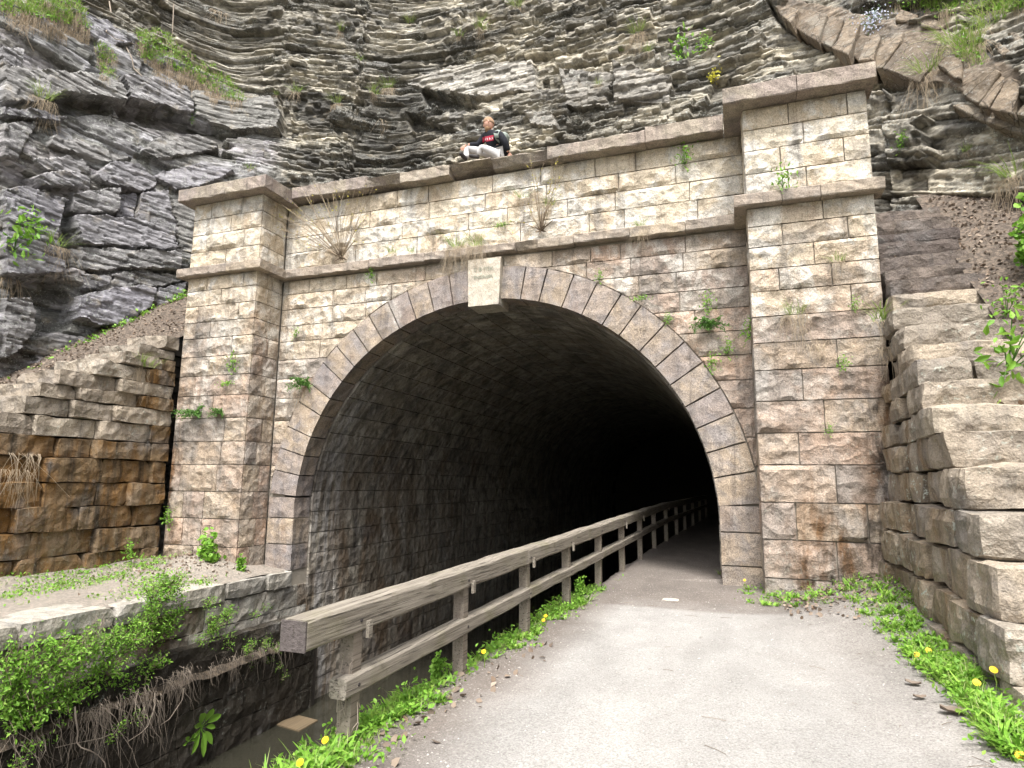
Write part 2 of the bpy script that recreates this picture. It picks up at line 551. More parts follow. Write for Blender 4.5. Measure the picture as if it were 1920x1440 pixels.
def path_mat():
    s = NT('crushed_stone_path')
    x, y, z = s.xyz()
    wob = s.math('MULTIPLY', s.math('SUBTRACT', s.noise(1.6, 5, .65), .5), 1.5)
    wob2 = s.math('MULTIPLY', s.math('SUBTRACT', s.noise(.7, 3, .5), .5), .5)
    # paler up to a line short of the portal; crushed stone thins towards both sides
    front = s.mapr(s.math('ADD', s.math('ADD', y, wob2), s.math('MULTIPLY', s.math('POWER', s.math('ABSOLUTE', s.math('SUBTRACT', x, 3.3)), 2.0), -.06)), -2.52, -2.36, 1, 0)
    left = s.mapr(s.math('ADD', x, s.math('MULTIPLY', wob, .35)), 2.52, 3.05, 0, 1)
    right = s.mapr(s.math('ADD', s.math('ADD', x, s.math('MULTIPLY', y, .16)), s.math('MULTIPLY', wob, .8)), 3.9, 5.1, 1, 0)
    g = s.math('MULTIPLY', s.math('MULTIPLY', front, left), right)
    grain = s.noise(75, 4, .8)
    chips = s.voronoi(70, out='Color')
    sep = s.n('ShaderNodeSeparateColor')
    s.t.links.new(chips, sep.inputs[0])
    pale = s.mix(s.noise(2.0, 4, .6), (.305, .294, .277), (.375, .363, .343))
    pale = s.mix(s.ramp(sep.outputs[0], [(.0, .5), (.25, 0)]), pale, (.20, .185, .17))
    grey = s.mix(s.noise(3.0, 5, .65), (.21, .192, .175), (.31, .29, .265))
    grey = s.mix(s.ramp(sep.outputs[1], [(.75, 0), (.85, .6)]), grey, (.34, .32, .29))
    grey = s.mix(s.ramp(sep.outputs[2], [(.8, 0), (.9, .6)]), grey, (.12, .10, .09))
    dark_ground = s.mix(s.noise(2.2, 5, .65), (.145, .125, .11), (.21, .185, .165))
    dark_ground = s.mix(s.ramp(sep.outputs[1], [(.93, 0), (.96, .6)]), dark_ground, (.38, .35, .31))
    outer = s.mix(s.math('MAXIMUM', s.mapr(s.math('ADD', y, wob2), -2.6, -1.6), s.mapr(x, 3.1, 2.8)), grey, dark_ground)
    base = s.mix(g, outer, pale)
    base = s.mix(1.0, base, s.ramp(s.noise(1.0, 5, .6, s.scaled((1.5, .6, 1)), .4), [(.35, .84), (.65, 1.06)]), 'MULTIPLY')
    base = s.mix(1.0, base, s.ramp(grain, [(.28, .5), (.72, 1.28)]), 'MULTIPLY')
    b = s.bump(grain, .55, .012)
    b = s.bump(s.voronoi(70), .5, .008, b)
    b = s.bump(s.noise(4, 4), .4, .03, b)
    return s.done(base, .95, b, .15)


M['path'] = path_mat()
s = NT('canal_water')
s.done(s.mix(s.noise(.8, 3), (.020, .020, .015), (.034, .031, .022)), .08, s.bump(s.noise(3.5, 3), .08, .05), .5)
M['water'] = s.m
s = NT('pale_chip')
M['chip'] = s.done(s.mix(s.geo.outputs['Random Per Island'], (.20, .185, .165), (.46, .43, .395)), .9)


def plain(name, col, rough=.8, var=.25, sc=30):
    s = NT(name)
    return s.done(s.mix(1.0, col, s.ramp(s.noise(sc, 3), [(.3, 1 - var), (.7, 1 + var)]), 'MULTIPLY'), rough, None, .25)


M['skin'] = plain('fair_skin', (.62, .36, .27), .5, .06)
M['beard'] = plain('ginger_beard', (.21, .125, .07), .9, .3, 90)
M['hair'] = plain('sandy_hair', (.30, .195, .125), .9, .3, 90)
M['hoodie'] = plain('black_fleece', (.012, .013, .018), .9, .3)
M['jeans'] = plain('pale_grey_denim', (.46, .45, .45), .85, .08)
M['shoe'] = plain('dark_shoe', (.035, .03, .03), .7)
M['red'] = plain('red_print', (.45, .04, .075), .7, .05)
M['white'] = plain('white_print', (.8, .78, .78), .7, .03)
M['pack'] = plain('sage_pack', (.25, .29, .26), .8, .1)
M['board'] = wood_mat('wet_board', (.10, .075, .045), (.17, .125, .075), (.15, .11, .06))

# ------------------------------------------------------------------ stones


def face_block(w, h, depth, fmap, seed, rough=.035, res=.065, gap=.007, margin=.045, facets=6, fine=.010, jit=.004):
    """A quarry-faced block. Local a along the course, b up, c outwards; fmap turns (a, b, c) into the world."""
    rg = np.random.default_rng(seed)
    nx = max(3, int(round(w / res)))
    nz = max(3, int(round(h / res)))
    a = np.linspace(gap, w - gap, nx + 1)
    b = np.linspace(gap, h - gap, nz + 1)
    A, B = np.meshgrid(a, b, indexing='ij')
    inner = np.ones_like(A)
    inner[0, :] = inner[-1, :] = inner[:, 0] = inner[:, -1] = 0
    A = A + inner * rg.uniform(-.3, .3, A.shape) * (w / nx) * .6
    B = B + inner * rg.uniform(-.3, .3, A.shape) * (h / nz) * .6
    A = A + (1 - inner) * rg.uniform(-jit, jit, A.shape)
    B = B + (1 - inner) * rg.uniform(-jit, jit, A.shape)
    H = np.full(A.shape, 9.)
    for k in range(facets):
        gx, gz = rg.normal(0, .16, 2)
        c0 = rg.uniform(.35, 1.3) * rough
        H = np.minimum(H, c0 + gx * (A - w * rg.uniform(.2, .8)) * rough * 12 + gz * (B - h * rg.uniform(.2, .8)) * rough * 12)
    H = np.clip(H, -.08 * rough, 2.0 * rough)
    if rough > .05:                       # shallow shell-shaped flake scars
        for _ in range(rg.integers(2, 5)):
            ca, cb, rr = rg.uniform(.1, .9) * w, rg.uniform(0, 1) * h, rg.uniform(.10, .30)
            q = np.hypot((A - ca) / 1.5, B - cb) / rr
            H = np.where(q < 1, np.minimum(H, H * .35 + .5 * rough * q ** 2 * rg.uniform(.3, 1.2)), H)
    e = np.minimum(np.minimum(A - gap, w - gap - A), np.minimum(B - gap, h - gap - B))
    e = smooth(e, 0, margin)
    Cc = H * e + inner * fine * fbm(np.stack([A * 9, B * 9], -1) + seed % 97, 3, seed % 1000) + rg.uniform(-.004, .004)
    V = np.stack([A, B, Cc], -1).reshape(-1, 3)
    idx = np.arange((nx + 1) * (nz + 1)).reshape(nx + 1, nz + 1)
    F = [(idx[i, j], idx[i + 1, j], idx[i + 1, j + 1], idx[i, j + 1]) for i in range(nx) for j in range(nz)]
    loop = list(idx[:, 0]) + list(idx[-1, 1:]) + list(idx[-2::-1, -1]) + list(idx[0, -2:0:-1])
    n0 = len(V)
    back = V[loop].copy()
    back[:, 2] = -depth
    V = np.concatenate([V, back])
    L = len(loop)
    for k in range(L):
        F.append((loop[(k + 1) % L], loop[k], n0 + k, n0 + (k + 1) % L))
    return fmap(V), F


def lin(o, ea, eb, ec):
    o, ea, eb, ec = (np.asarray(q, float) for q in (o, ea, eb, ec))
    return lambda V: o + V[:, :1] * ea + V[:, 1:2] * eb + V[:, 2:3] * ec


SEED = [100]


def stone(name, mat, parent, w, h, depth, fmap, **k):
    SEED[0] += 1
    v, f = face_block(w, h, depth, fmap, SEED[0], **k)
    return obj(name, v, f, mat, parent)


def rough_box(lo, hi, seed, amp=.04, res=.16, rnd=.06):
    """a block rough on every side, rounded at the arrises"""
    lo, hi = np.asarray(lo, float), np.asarray(hi, float)
    sz = hi - lo
    n = np.maximum(2, np.round(sz / res).astype(int))
    n = np.minimum(n, 16)
    ids, V, F = {}, [], []

    def vid(i, j, k):
        t = (i, j, k)
        if t not in ids:
            ids[t] = len(V)
            V.append((i / n[0], j / n[1], k / n[2]))
        return ids[t]
    for ax in range(3):
        o = [q for q in range(3) if q != ax]
        for side in (0, n[ax]):
            for p in range(n[o[0]]):
                for q in range(n[o[1]]):
                    cs = []
                    for dp, dq in ((0, 0), (1, 0), (1, 1), (0, 1)):
                        t = [0, 0, 0]
                        t[ax] = side
                        t[o[0]] = p + dp
                        t[o[1]] = q + dq
                        cs.append(vid(*t))
                    flip = (side == 0) ^ (ax == 1)
                    F.append(tuple(cs[::-1] if flip else cs))
    V = np.array(V)
    P = lo + V * sz
    c = (lo + hi) / 2
    # rounding
    q = np.abs(P - c)
    d = np.maximum(q - (sz / 2 - rnd), 0)
    ln = np.linalg.norm(d, axis=1)
    k = np.where(ln > rnd, rnd / np.maximum(ln, 1e-6), 1)
    q2 = np.where(d > 0, (sz / 2 - rnd) + d * k[:, None], q)
    P = c + np.sign(P - c) * q2
    nrm = (P - c) / (sz / 2)
    nrm = np.sign(nrm) * np.abs(nrm) ** 4
    nrm /= np.linalg.norm(nrm, axis=1)[:, None] + 1e-6
    rg = np.random.default_rng(seed)
    off = rg.uniform(0, 50, 3)
    dsp = amp * (fbm(P * 2.6 + off, 2, seed % 991) * 1.0 + .55 * fbm(P * 8 + off, 2, seed % 887))
    # broken facets
    for _ in range(3):
        m = rg.normal(0, 1, 3)
        m /= np.linalg.norm(m)
        h = (P - c) @ m
        lim = np.abs(sz / 2) @ np.abs(m) * rg.uniform(.84, .99)
        over = np.maximum(h - lim, 0)
        P = P - over[:, None] * m * .8
    return P + nrm * dsp[:, None], F


def rbox(name, mat, parent, lo, hi, **k):
    SEED[0] += 1
    v, f = rough_box(lo, hi, SEED[0], **k)
    return obj(name, v, f, mat, parent)


# ------------------------------------------------------------------ the portal
R_IN, R_EX, ZS = 4.107, 4.766, 0.90
YP = -0.80
LX0, LX1 = -6.66, -4.80          # left pilaster
RX0, RX1 = 4.72, 6.50            # right pilaster
PZ = [-.30, .24, .78, 1.31, 1.85, 2.315, 2.79, 3.26, 3.68, 4.09, 4.49, 4.84, 5.20, 5.54, 5.845]
PZU = [6.03, 6.42, 6.81, 7.17, 7.53]
WZU = [6.06, 6.48, 6.83, 7.19, 7.56]
portal = thing('tunnel_portal', 'buff sandstone tunnel portal with round arch, two pilasters and heavy coping', 'tunnel portal', (0, 0, -.3))


def splits(x0, x1, wmin, wmax, rg):
    xs = [x0]
    while x1 - xs[-1] > wmax * 1.25:
        xs.append(xs[-1] + rg.uniform(wmin, wmax))
    if x1 - xs[-1] < wmin * .6 and len(xs) > 1:
        xs[-1] = (xs[-2] + x1) / 2
    return xs + [x1]


rgp = np.random.default_rng(3)
P_U = lambda u, v: float(at(u, v, 1, YP)[0])
# joints read off the photograph, bottom course first (photograph columns at the course's height)
RJ = {0: [5.6], 1: [P_U(1570, 1050)], 2: [P_U(1493, 977), P_U(1628, 980)], 3: [P_U(1568, 907)], 4: [P_U(1498, 842)], 5: [P_U(1546, 780)], 6: [P_U(1505, 720)],
      7: [P_U(1570, 667)], 8: [], 9: [P_U(1597, 565)], 10: [P_U(1461, 525), P_U(1560, 518)], 11: [P_U(1527, 480)], 12: [P_U(1467, 440), P_U(1590, 425)], 13: [P_U(1543, 395)]}
RJU = [[P_U(1478, 335), P_U(1512, 332)], [P_U(1463, 295), P_U(1582, 280)], [P_U(1507, 255)], [P_U(1478, 215), P_U(1588, 195)]]
LJ = {0: [-5.9], 1: [P_U(338, 1040), P_U(372, 1045)], 2: [P_U(338, 1000), P_U(377, 1000)], 3: [P_U(333, 945), P_U(402, 945)], 4: [P_U(410, 895)], 5: [P_U(417, 850)],
      6: [P_U(395, 805)], 7: [P_U(362, 760), P_U(420, 760)], 8: [P_U(388, 718)], 9: [P_U(432, 680)], 10: [P_U(392, 643)], 11: [P_U(370, 608), P_U(445, 608)], 12: [P_U(413, 575)], 13: [P_U(387, 545), P_U(455, 545)]}
LJU = [[P_U(423, 485)], [P_U(387, 455), P_U(458, 440)], [P_U(433, 425)], [P_U(397, 395), P_U(455, 385)]]
KS = dict(rough=.085, facets=6, margin=.028, gap=.0085)
for base_z, JR, JL in ((PZ, RJ, LJ), (PZU, RJU, LJU)):
    for i in range(len(base_z) - 1):
        z0, z1 = base_z[i], base_z[i + 1]
        tz = (z0 + z1) / 2
        bat = .004 * max(0, 3.5 - tz)                       # slight batter below
        for (x0, x1, J) in ((LX0 - bat, LX1 + bat * .4, JL[i]), (RX0 - bat * .2, RX1 + bat, JR[i])):
            xs = [x0] + sorted(J) + [x1]
            for a, b in zip(xs[:-1], xs[1:]):
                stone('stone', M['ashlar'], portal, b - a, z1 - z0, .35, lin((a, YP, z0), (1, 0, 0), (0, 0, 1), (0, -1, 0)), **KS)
        # inner return of the left pilaster (faces +x), of the right one (faces -x)
        for k, (xx, sx) in enumerate(((LX1 + bat * .4, 1), (RX0 - bat * .2, -1))):
            m = .34 + .12 * ((i + k) % 2)
            for (y0, y1) in ((YP, YP + m), (YP + m, -.03)):
                if sx > 0:
                    fm = lin((xx, y0 + (.03 if y0 == YP else 0), z0), (0, 1, 0), (0, 0, 1), (1, 0, 0))
                else:
                    fm = lin((xx, y1, z0), (0, -1, 0), (0, 0, 1), (-1, 0, 0))
                ww = y1 - y0 - (.03 if y0 == YP else 0)
                stone('stone', M['ashlar'], portal, ww, z1 - z0, .2, fm, rough=.028)

# spandrels: courses cut by the ring's outer edge
SPZ = PZ[1:]
for i in range(len(SPZ) - 1):
    z0, z1 = SPZ[i], SPZ[i + 1]
    if z0 < ZS:
        continue
    for sgn in (-1, 1):
        # stones run from the pilaster to the ring; the end against the ring is cut to the curve
        hz = lambda z: math.sqrt(max(0, R_EX ** 2 - (z - ZS) ** 2)) if z - ZS < R_EX else 0.33
        far = 4.80 if sgn < 0 else 4.72
        near0, near1 = hz(z0) + .012, hz(z1) + .012
        if min(near0, near1) > far - .05:
            continue
        if z0 - ZS >= R_EX - .1:
            near0 = near1 = .36
        near_min = min(near0, near1)
        if far - near_min < .06:
            continue
        xs = splits(near_min, far, .55, 1.15, rgp)
        for k, (a, b) in enumerate(zip(xs[:-1], xs[1:])):
            def fm(V, a=a, b=b, z0=z0, z1=z1, sgn=sgn, first=(k == 0), n0=near0, n1=near1):
                X = a + V[:, 0]
                Z = z0 + V[:, 1]
                Yc = -V[:, 2]
                edge = np.sqrt(np.maximum(R_EX ** 2 - (Z - ZS) ** 2, .12)) + .012
                edge = np.where(Z - ZS > R_EX - .02, np.minimum(edge, .36), edge)
                X = np.maximum(X, edge)
                X = np.minimum(X, far - .004)
                return np.stack([sgn * X, Yc, Z], -1)
            v, f = face_block(b - a, z1 - z0, .12, fm, SEED[0] + 1, rough=.08, facets=6, margin=.028, gap=.0085)
            SEED[0] += 1
            if sgn < 0:
                f = [q[::-1] for q in f]
            # a block wholly behind the ring collapses: skip it
            sp = v[:, 0].max() - v[:, 0].min()
            if sp < .05:
                continue
            obj('stone', v, f, M['ashlar'], portal)

# parapet above the string course
for i in range(4):
    z0, z1 = WZU[i], WZU[i + 1]
    xs = splits(-4.80, 4.72, .62, 1.55, rgp)
    for a, b in zip(xs[:-1], xs[1:]):
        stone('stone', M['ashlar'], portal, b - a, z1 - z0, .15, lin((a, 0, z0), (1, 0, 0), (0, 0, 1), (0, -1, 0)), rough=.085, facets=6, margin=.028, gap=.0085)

# arch ring
key_half = .345
ang_r = [86.0, 80.2, 75.0, 68.6, 62.9, 56.9, 51.8, 45.3, 39.8, 34.2, 28.0, 22.4, 16.4, 10.6, 4.3]
ang_l = [94.2, 99.6, 105.4, 111.1, 116.8, 122.8, 128.2, 134.2, 139.7, 145.9, 151.4, 158.2, 163.9, 169.5, 175.5]


def polar(t0, t1):
    def f(V):
        w = (t1 - t0)
        th = t0 + w * V[:, 0] / arc
        r = R_IN + V[:, 1]
        return np.stack([r * np.cos(th), -.035 - V[:, 2], ZS + r * np.sin(th)], -1)
    arc = abs(t1 - t0) * (R_IN + .3)
    return f, arc


RING = R_EX - R_IN
for L in (ang_r, ang_l):
    for t0, t1 in zip(L[:-1], L[1:]):
        a0, a1 = rad(max(t0, t1)), rad(min(t0, t1))       # clockwise so that a x b faces the viewer
        f, arc = polar(a0, a1)
        stone('voussoir', M['voussoir'], portal, arc, RING, .5, f, rough=.018, margin=.03, fine=.006, gap=.013, res=.11)
# ring stones below the springing
JZR = [-.12, .29, .81, 1.23]
JZL = [-.24, .27, .79, 1.21]
for sgn, JZ in ((1, JZR), (-1, JZL)):
    for z0, z1 in zip(JZ[:-1], JZ[1:]):
        x0 = R_IN if sgn > 0 else -R_EX
        stone('voussoir', M['voussoir'], portal, RING, z1 - z0, .5, lin((x0, -.035, z0), (1, 0, 0), (0, 0, 1), (0, -1, 0)), rough=.018, margin=.03, fine=.006, gap=.012, res=.11)

# keystone with its worn inscription
kv, kf = face_block(.64, .93, .55, lambda V: np.stack([(V[:, 0] - .32) * (1 + (.10 * (V[:, 1] / .93) - .03)), -.15 - V[:, 2], 4.865 + V[:, 1]], -1), 77, rough=.006, margin=.03, fine=.003, gap=.002, res=.09)
key = obj('keystone', kv, kf, M['keystone'], portal, label='pale dressed keystone with a worn carved inscription')
s = NT('worn_carving')
M['carve'] = s.done(s.mix(s.noise(40, 3), (.22, .19, .15), (.34, .41, .33)), .95)


def text_obj(name, txt, size, loc, parent, mat, rx=rad(90), rz=0.0, depth=.0025, spacing=1.0):
    cu = bpy.data.curves.new('t', 'FONT')
    cu.body = txt
    cu.size = size
    cu.extrude = depth
    cu.align_x = 'CENTER'
    cu.space_character = spacing
    t = bpy.data.objects.new('t', cu)
    COL.objects.link(t)
    dg = bpy.context.evaluated_depsgraph_get()
    me = bpy.data.meshes.new_from_object(t.evaluated_get(dg))
    bpy.data.objects.remove(t)
    me.name = name
    mw = Matrix.Translation(loc) @ Matrix.Rotation(rz, 4, 'Z') @ Matrix.Rotation(rx, 4, 'X')
    me.transform(mw)
    me.materials.clear()
    me.materials.append(mat)
    return link(name, me, parent)


text_obj('inscription', 'C·B·FISK', .105, (-.01, -.158, 5.545), key, M['carve'], spacing=1.05)
text_obj('inscription', 'ENGINEER', .085, (-.01, -.158, 5.40), key, M['carve'], spacing=1.0)


# moulded courses
def bar_x(name, mat, x0, x1, y0, y1, z0, z1, parent, rough=.010, bottom_nick=0.0):
    """a coping or string stone: front face with relief, plain top, bottom and ends"""
    SEED[0] += 1
    rg = np.random.default_rng(SEED[0])
    w = x1 - x0
    nx = max(2, int(w / .14))
    prof = [(y1, z0), (y0 + .012, z0), (y0, z0 + .015), (y0, (z0 + z1) / 2), (y0, z1 - .015), (y0 + .012, z1), (y1, z1)]
    V = []
    for i in range(nx + 1):
        x = x0 + .005 + (w - .01) * i / nx
        for k, (yy, zz) in enumerate(prof):
            d = rg.normal(0, rough * .5, 2) if 0 < k < 6 else (0, 0)
            yo = d[0]
            zo = d[1] * .8
            if bottom_nick and k in (1, 2, 3):
                nk = bottom_nick * max(0, vnoise(np.array([x * 1.4, SEED[0] * 3.1]), 5) + .35)
                yo += nk * (1.0 if k < 3 else .55)
                zo += nk * (.5 if k < 3 else .2)
            V.append((x, yy + yo, zz + zo))
    m = len(prof)
    F = []
    for i in range(nx):
        for k in range(m):
            F.append((i * m + k, i * m + (k + 1) % m, (i + 1) * m + (k + 1) % m, (i + 1) * m + k))
    F.append(tuple(range(m - 1, -1, -1)))
    F.append(tuple(nx * m + k for k in range(m)))
    return obj(name, V, [q[::-1] for q in F], mat, parent)


W_U = lambda u, v, y: float(at(u, v, 1, y)[0])
# string course, wall run
xs = [-4.62, W_U(690, 500, -.17), W_U(795, 485, -.17), W_U(965, 465, -.17), W_U(1008, 455, -.17), W_U(1075, 452, -.17), W_U(1180, 440, -.17), W_U(1285, 428, -.17), 4.54]
for i, (a, b) in enumerate(zip(xs[:-1], xs[1:])):
    bar_x('string_course_stone', M['string'], a, b, -.17 + (.03 if i in (3,) else 0), .1, 5.875 + .012 * (i % 3 - 1), 6.05 + .01 * (i % 2), portal, bottom_nick=.06 if i in (3,) else .0)
# pilaster strings and their returns
for (x0, x1, cut) in ((-6.84, -4.60, [W_U(423, 500, -.97)]), (4.53, 6.62, [W_U(1467, 380, -.97), W_U(1540, 370, -.97)])):
    q = [x0] + cut + [x1]
    for a, b in zip(q[:-1], q[1:]):
        bar_x('string_course_stone', M['string'], a, b, -.97, -.6, 5.845, 6.03, portal)
bar_x('string_course_stone', M['string'], -4.99, -4.60, -.598, .08, 5.845, 6.03, portal)
bar_x('string_course_stone', M['string'], 4.53, 4.9, -.598, .08, 5.845, 6.03, portal)
# coping over the wall
cx = [-4.52, W_U(603, 355, -.2), W_U(690, 345, -.2), W_U(752, 335, -.2), W_U(845, 310, -.2), W_U(922, 305, -.2), W_U(1027, 290, -.2), W_U(1210, 255, -.2), 4.43]
cz = [(7.62, 7.88), (7.60, 7.87), (7.585, 7.80), (7.57, 7.80), (7.57, 7.79), (7.56, 7.77), (7.56, 7.80), (7.57, 7.86)]
nick = [0.0, .0, .22, .20, .30, .22, .0, .0]
for i, (a, b) in enumerate(zip(cx[:-1], cx[1:])):
    bar_x('coping_stone', M['coping'], a, b, -.27 + .015 * (i % 2), .55, cz[i][0], cz[i][1], portal, rough=.014, bottom_nick=nick[i])
for (x0, x1, cut) in ((-6.88, -4.52, [W_U(422, 350, -1.08)]), (4.43, 6.60, [W_U(1495, 175, -1.08)])):
    q = [x0] + cut + [x1]
    for a, b in zip(q[:-1], q[1:]):
        bar_x('coping_stone', M['coping'], a, b, -1.08, -.5, 7.535, 7.805, portal, rough=.012)
bar_x('coping_stone', M['coping'], -5.1, -4.52, -.498, .5, 7.535, 7.805, portal, rough=.012)
bar_x('coping_stone', M['coping'], 4.43, 5.0, -.498, .5, 7.535, 7.805, portal, rough=.012)
for (a, b) in ((-6.86, -5.11), (5.01, 6.58)):
    bar_x('coping_stone', M['coping'], a, b, -.497, .5, 7.54, 7.80, portal, rough=.01)

# masonry core behind the facing (mortar shows in the joints)
core = MB()
for (x0, x1) in ((LX0 + .05, LX1 - .05), (RX0 + .05, RX1 - .05)):
    core.add(*box_vf(x0, x1, YP + .045, .9, -.6, 7.53))
core.add(*box_vf(LX1 - .02, RX0 + .02, .045, .9, 5.68, 7.55))
seg = 48
for i in range(seg):                       # spandrel core following the ring
    t0, t1 = math.pi * i / seg, math.pi * (i + 1) / seg
    q = []
    for t in (t0, t1):
        q.append((4.45 * math.cos(t), ZS + 4.45 * math.sin(t)))
    xa, xb = q[0][0], q[1][0]
    za, zb = q[0][1], q[1][1]
    v = [(xa, .045, za), (xb, .045, zb), (xb, .045, 5.70), (xa, .045, 5.70), (xa, .9, za), (xb, .9, zb), (xb, .9, 5.70), (xa, .9, 5.70)]
    core.add(v, [(0, 1, 2, 3), (4, 7, 6, 5), (0, 4, 5, 1), (3, 2, 6, 7), (0, 3, 7, 4), (1, 5, 6, 2)])
for sgn in (-1, 1):
    core.add(*box_vf(*sorted((sgn * 4.45, sgn * 4.83)), .044, .9, -.6, 5.69))
    core.add(*box_vf(*sorted((sgn * (R_IN + .03), sgn * 4.449)), .023, .9, -.6, ZS))
core.build('masonry_core', M['mortar'], portal)

# ------------------------------------------------------------------ tunnel lining
lining = thing('tunnel_lining', 'dark damp stone-lined barrel vault running back from the portal', 'tunnel', (0, .6, -.3))
n_arch = 30
rgl = np.random.default_rng(5)
lcount = 0
far_lining = MB()
rows = []
RV = R_IN - .02
for k in range(n_arch):
    rows.append(('a', k))
for z in np.arange(-3.4, .9, .43):
    rows.append(('l', z))
for z in np.arange(-.3, .9, .45):
    rows.append(('r', z))
jobs = []
for typ, q in rows:
    y = .5 + rgl.uniform(-.35, 0)
    ymax = 34
    while y < ymax:
        ln = rgl.uniform(.7, 1.25) if y < 12 else rgl.uniform(1.5, 2.6)
        jobs.append((typ, q, max(y, .5), y + ln))
        y += ln


def lining_rank(j):
    typ, q, y0, y1 = j
    hid = 0
    if typ == 'r':
        hid = 100
    if typ == 'a':
        th = (q + .5) / n_arch
        if th < .28:
            hid = 100
    return y0 + hid


jobs.sort(key=lining_rank)
for j in jobs:
    typ, q, y0, y1 = j
    if typ == 'a':
        t0, t1 = math.pi * q / n_arch, math.pi * (q + 1) / n_arch
        w = y1 - y0
        h = RV * (t1 - t0)
        def fm(V, t0=t0, y0=y0):
            th = t0 + V[:, 1] / RV
            r = RV - V[:, 2]
            return np.stack([r * np.cos(th), y0 + V[:, 0], ZS + r * np.sin(th)], -1)
        flip = True
        def fm2(V, fm=fm):
            return fm(V)
    else:
        w, h = y1 - y0, .43 if typ == 'l' else .45
        h = min(h, ZS - q)
        if h < .08:
            continue
        sg = -1 if typ == 'l' else 1
        def fm2(V, sg=sg, y0=y0, q=q):
            return np.stack([sg * (RV - V[:, 2]), y0 + V[:, 0], q + V[:, 1]], -1)
        flip = sg > 0
    SEED[0] += 1
    near = lcount < 295
    v, f = face_block(w, h, .12, fm2, SEED[0], rough=.022, res=.2 if near else .6, gap=.008, margin=.05, fine=.008)
    if flip:
        f = [p[::-1] for p in f]
    if near:
        obj('lining_stone', v, f, M['lining'], lining)
        lcount += 1
    else:
        far_lining.add(v, f)
far_lining.build('lining_stone', M['lining'], lining, kind='stuff')
# solid backing behind the lining stones and an added dark end cap that keeps the depth black
bk = MB()
N = 40
prof = [(-(R_IN + .08), -3.5)] + [((R_IN + .08) * math.cos(t), ZS + (R_IN + .08) * math.sin(t)) for t in np.linspace(math.pi, 0, N)] + [(R_IN + .08, -.6)]
V, F = [], []
for y in (.9, 36):
    for (x, z) in prof:
        V.append((x, y, z))
    for (x, z) in prof[::-1]:
        sx = x * 1.12
        V.append((sx, y, ZS + (z - ZS) * 1.12 if z > ZS else z))
m = len(prof) * 2
for k in range(m):
    F.append((k, (k + 1) % m, m + (k + 1) % m, m + k))
bk.add(V, F)
bk.add(*box_vf(-5, 5, 36, 36.3, -3.6, 6))
bk.build('vault_backing', M['joint'], lining)

# ------------------------------------------------------------------ wing walls with stairs
def stair_wing_right():
    t = thing('stone_wing_wall', 'tall stepped stone wing wall and staircase climbing beside the right pilaster', 'wing wall', (6.4, -5.9, 0))
    S = [(5.95, .15), (5.67, -.05), (5.42, -.22), (5.17, -.40), (4.93, -.60), (4.67, -.80), (4.43, -1.0), (4.18, -1.25), (3.90, -1.55), (3.60, -1.88), (3.27, -2.30),
         (2.98, -2.70), (2.68, -3.10), (2.38, -3.45), (2.08, -3.85), (1.73, -4.30), (1.37, -4.65), (.99, -5.04), (.57, -5.42), (.20, -6.0), (-.2, -6.9)]
    rg = np.random.default_rng(11)
    for k in range(len(S) - 1):
        zt, yf = S[k]
        zb = S[k + 1][0]
        xi = 6.1 + .09 * zt + rg.uniform(-.03, .04)
        if yf > -1.1:
            xi = 6.53
        run = max(.5, (S[k - 1][1] - yf if k else .3) + .30)
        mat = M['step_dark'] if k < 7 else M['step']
        xr = 7.68 + rg.uniform(-.08, .1) - (.1 if k < 2 else 0)
        if k >= 11:
            xr = 7.9
        cutx = rg.uniform(6.9, 7.4) if 8 < k < 20 and k % 4 == 3 else None
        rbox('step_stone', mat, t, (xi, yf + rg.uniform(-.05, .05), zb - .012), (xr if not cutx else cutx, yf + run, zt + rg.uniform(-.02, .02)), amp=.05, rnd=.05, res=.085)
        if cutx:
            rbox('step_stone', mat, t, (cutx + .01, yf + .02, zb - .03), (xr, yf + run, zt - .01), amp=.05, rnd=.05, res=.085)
        # the face stones behind each step, back to the pilaster
        y = yf + run + .015
        while y < -.85 and yf < -1.2:
            ln = rg.uniform(.45, .95)
            y2 = min(y + ln, -.80)
            if -.80 - y2 < .25:
                y2 = -.80
            xo = 6.1 + .09 * zt + rg.uniform(-.05, .07) + .05
            rbox('stone', M['wing_r'], t, (xo, y, zb - .0), (xo + .55, y2 - .012, zt - .012), amp=.06, rnd=.05, res=.14)
            y = y2
    b = MB()
    for k in range(1, len(S) - 1):
        zt, yf = S[k]
        b.add(*box_vf(6.35 + .09 * zt, 7.6, yf + .12, .6, S[k + 1][0] - .05 if k < len(S) - 2 else -.3, zt - .06))
    b.build('rubble_core', M['joint'], t)
    return t


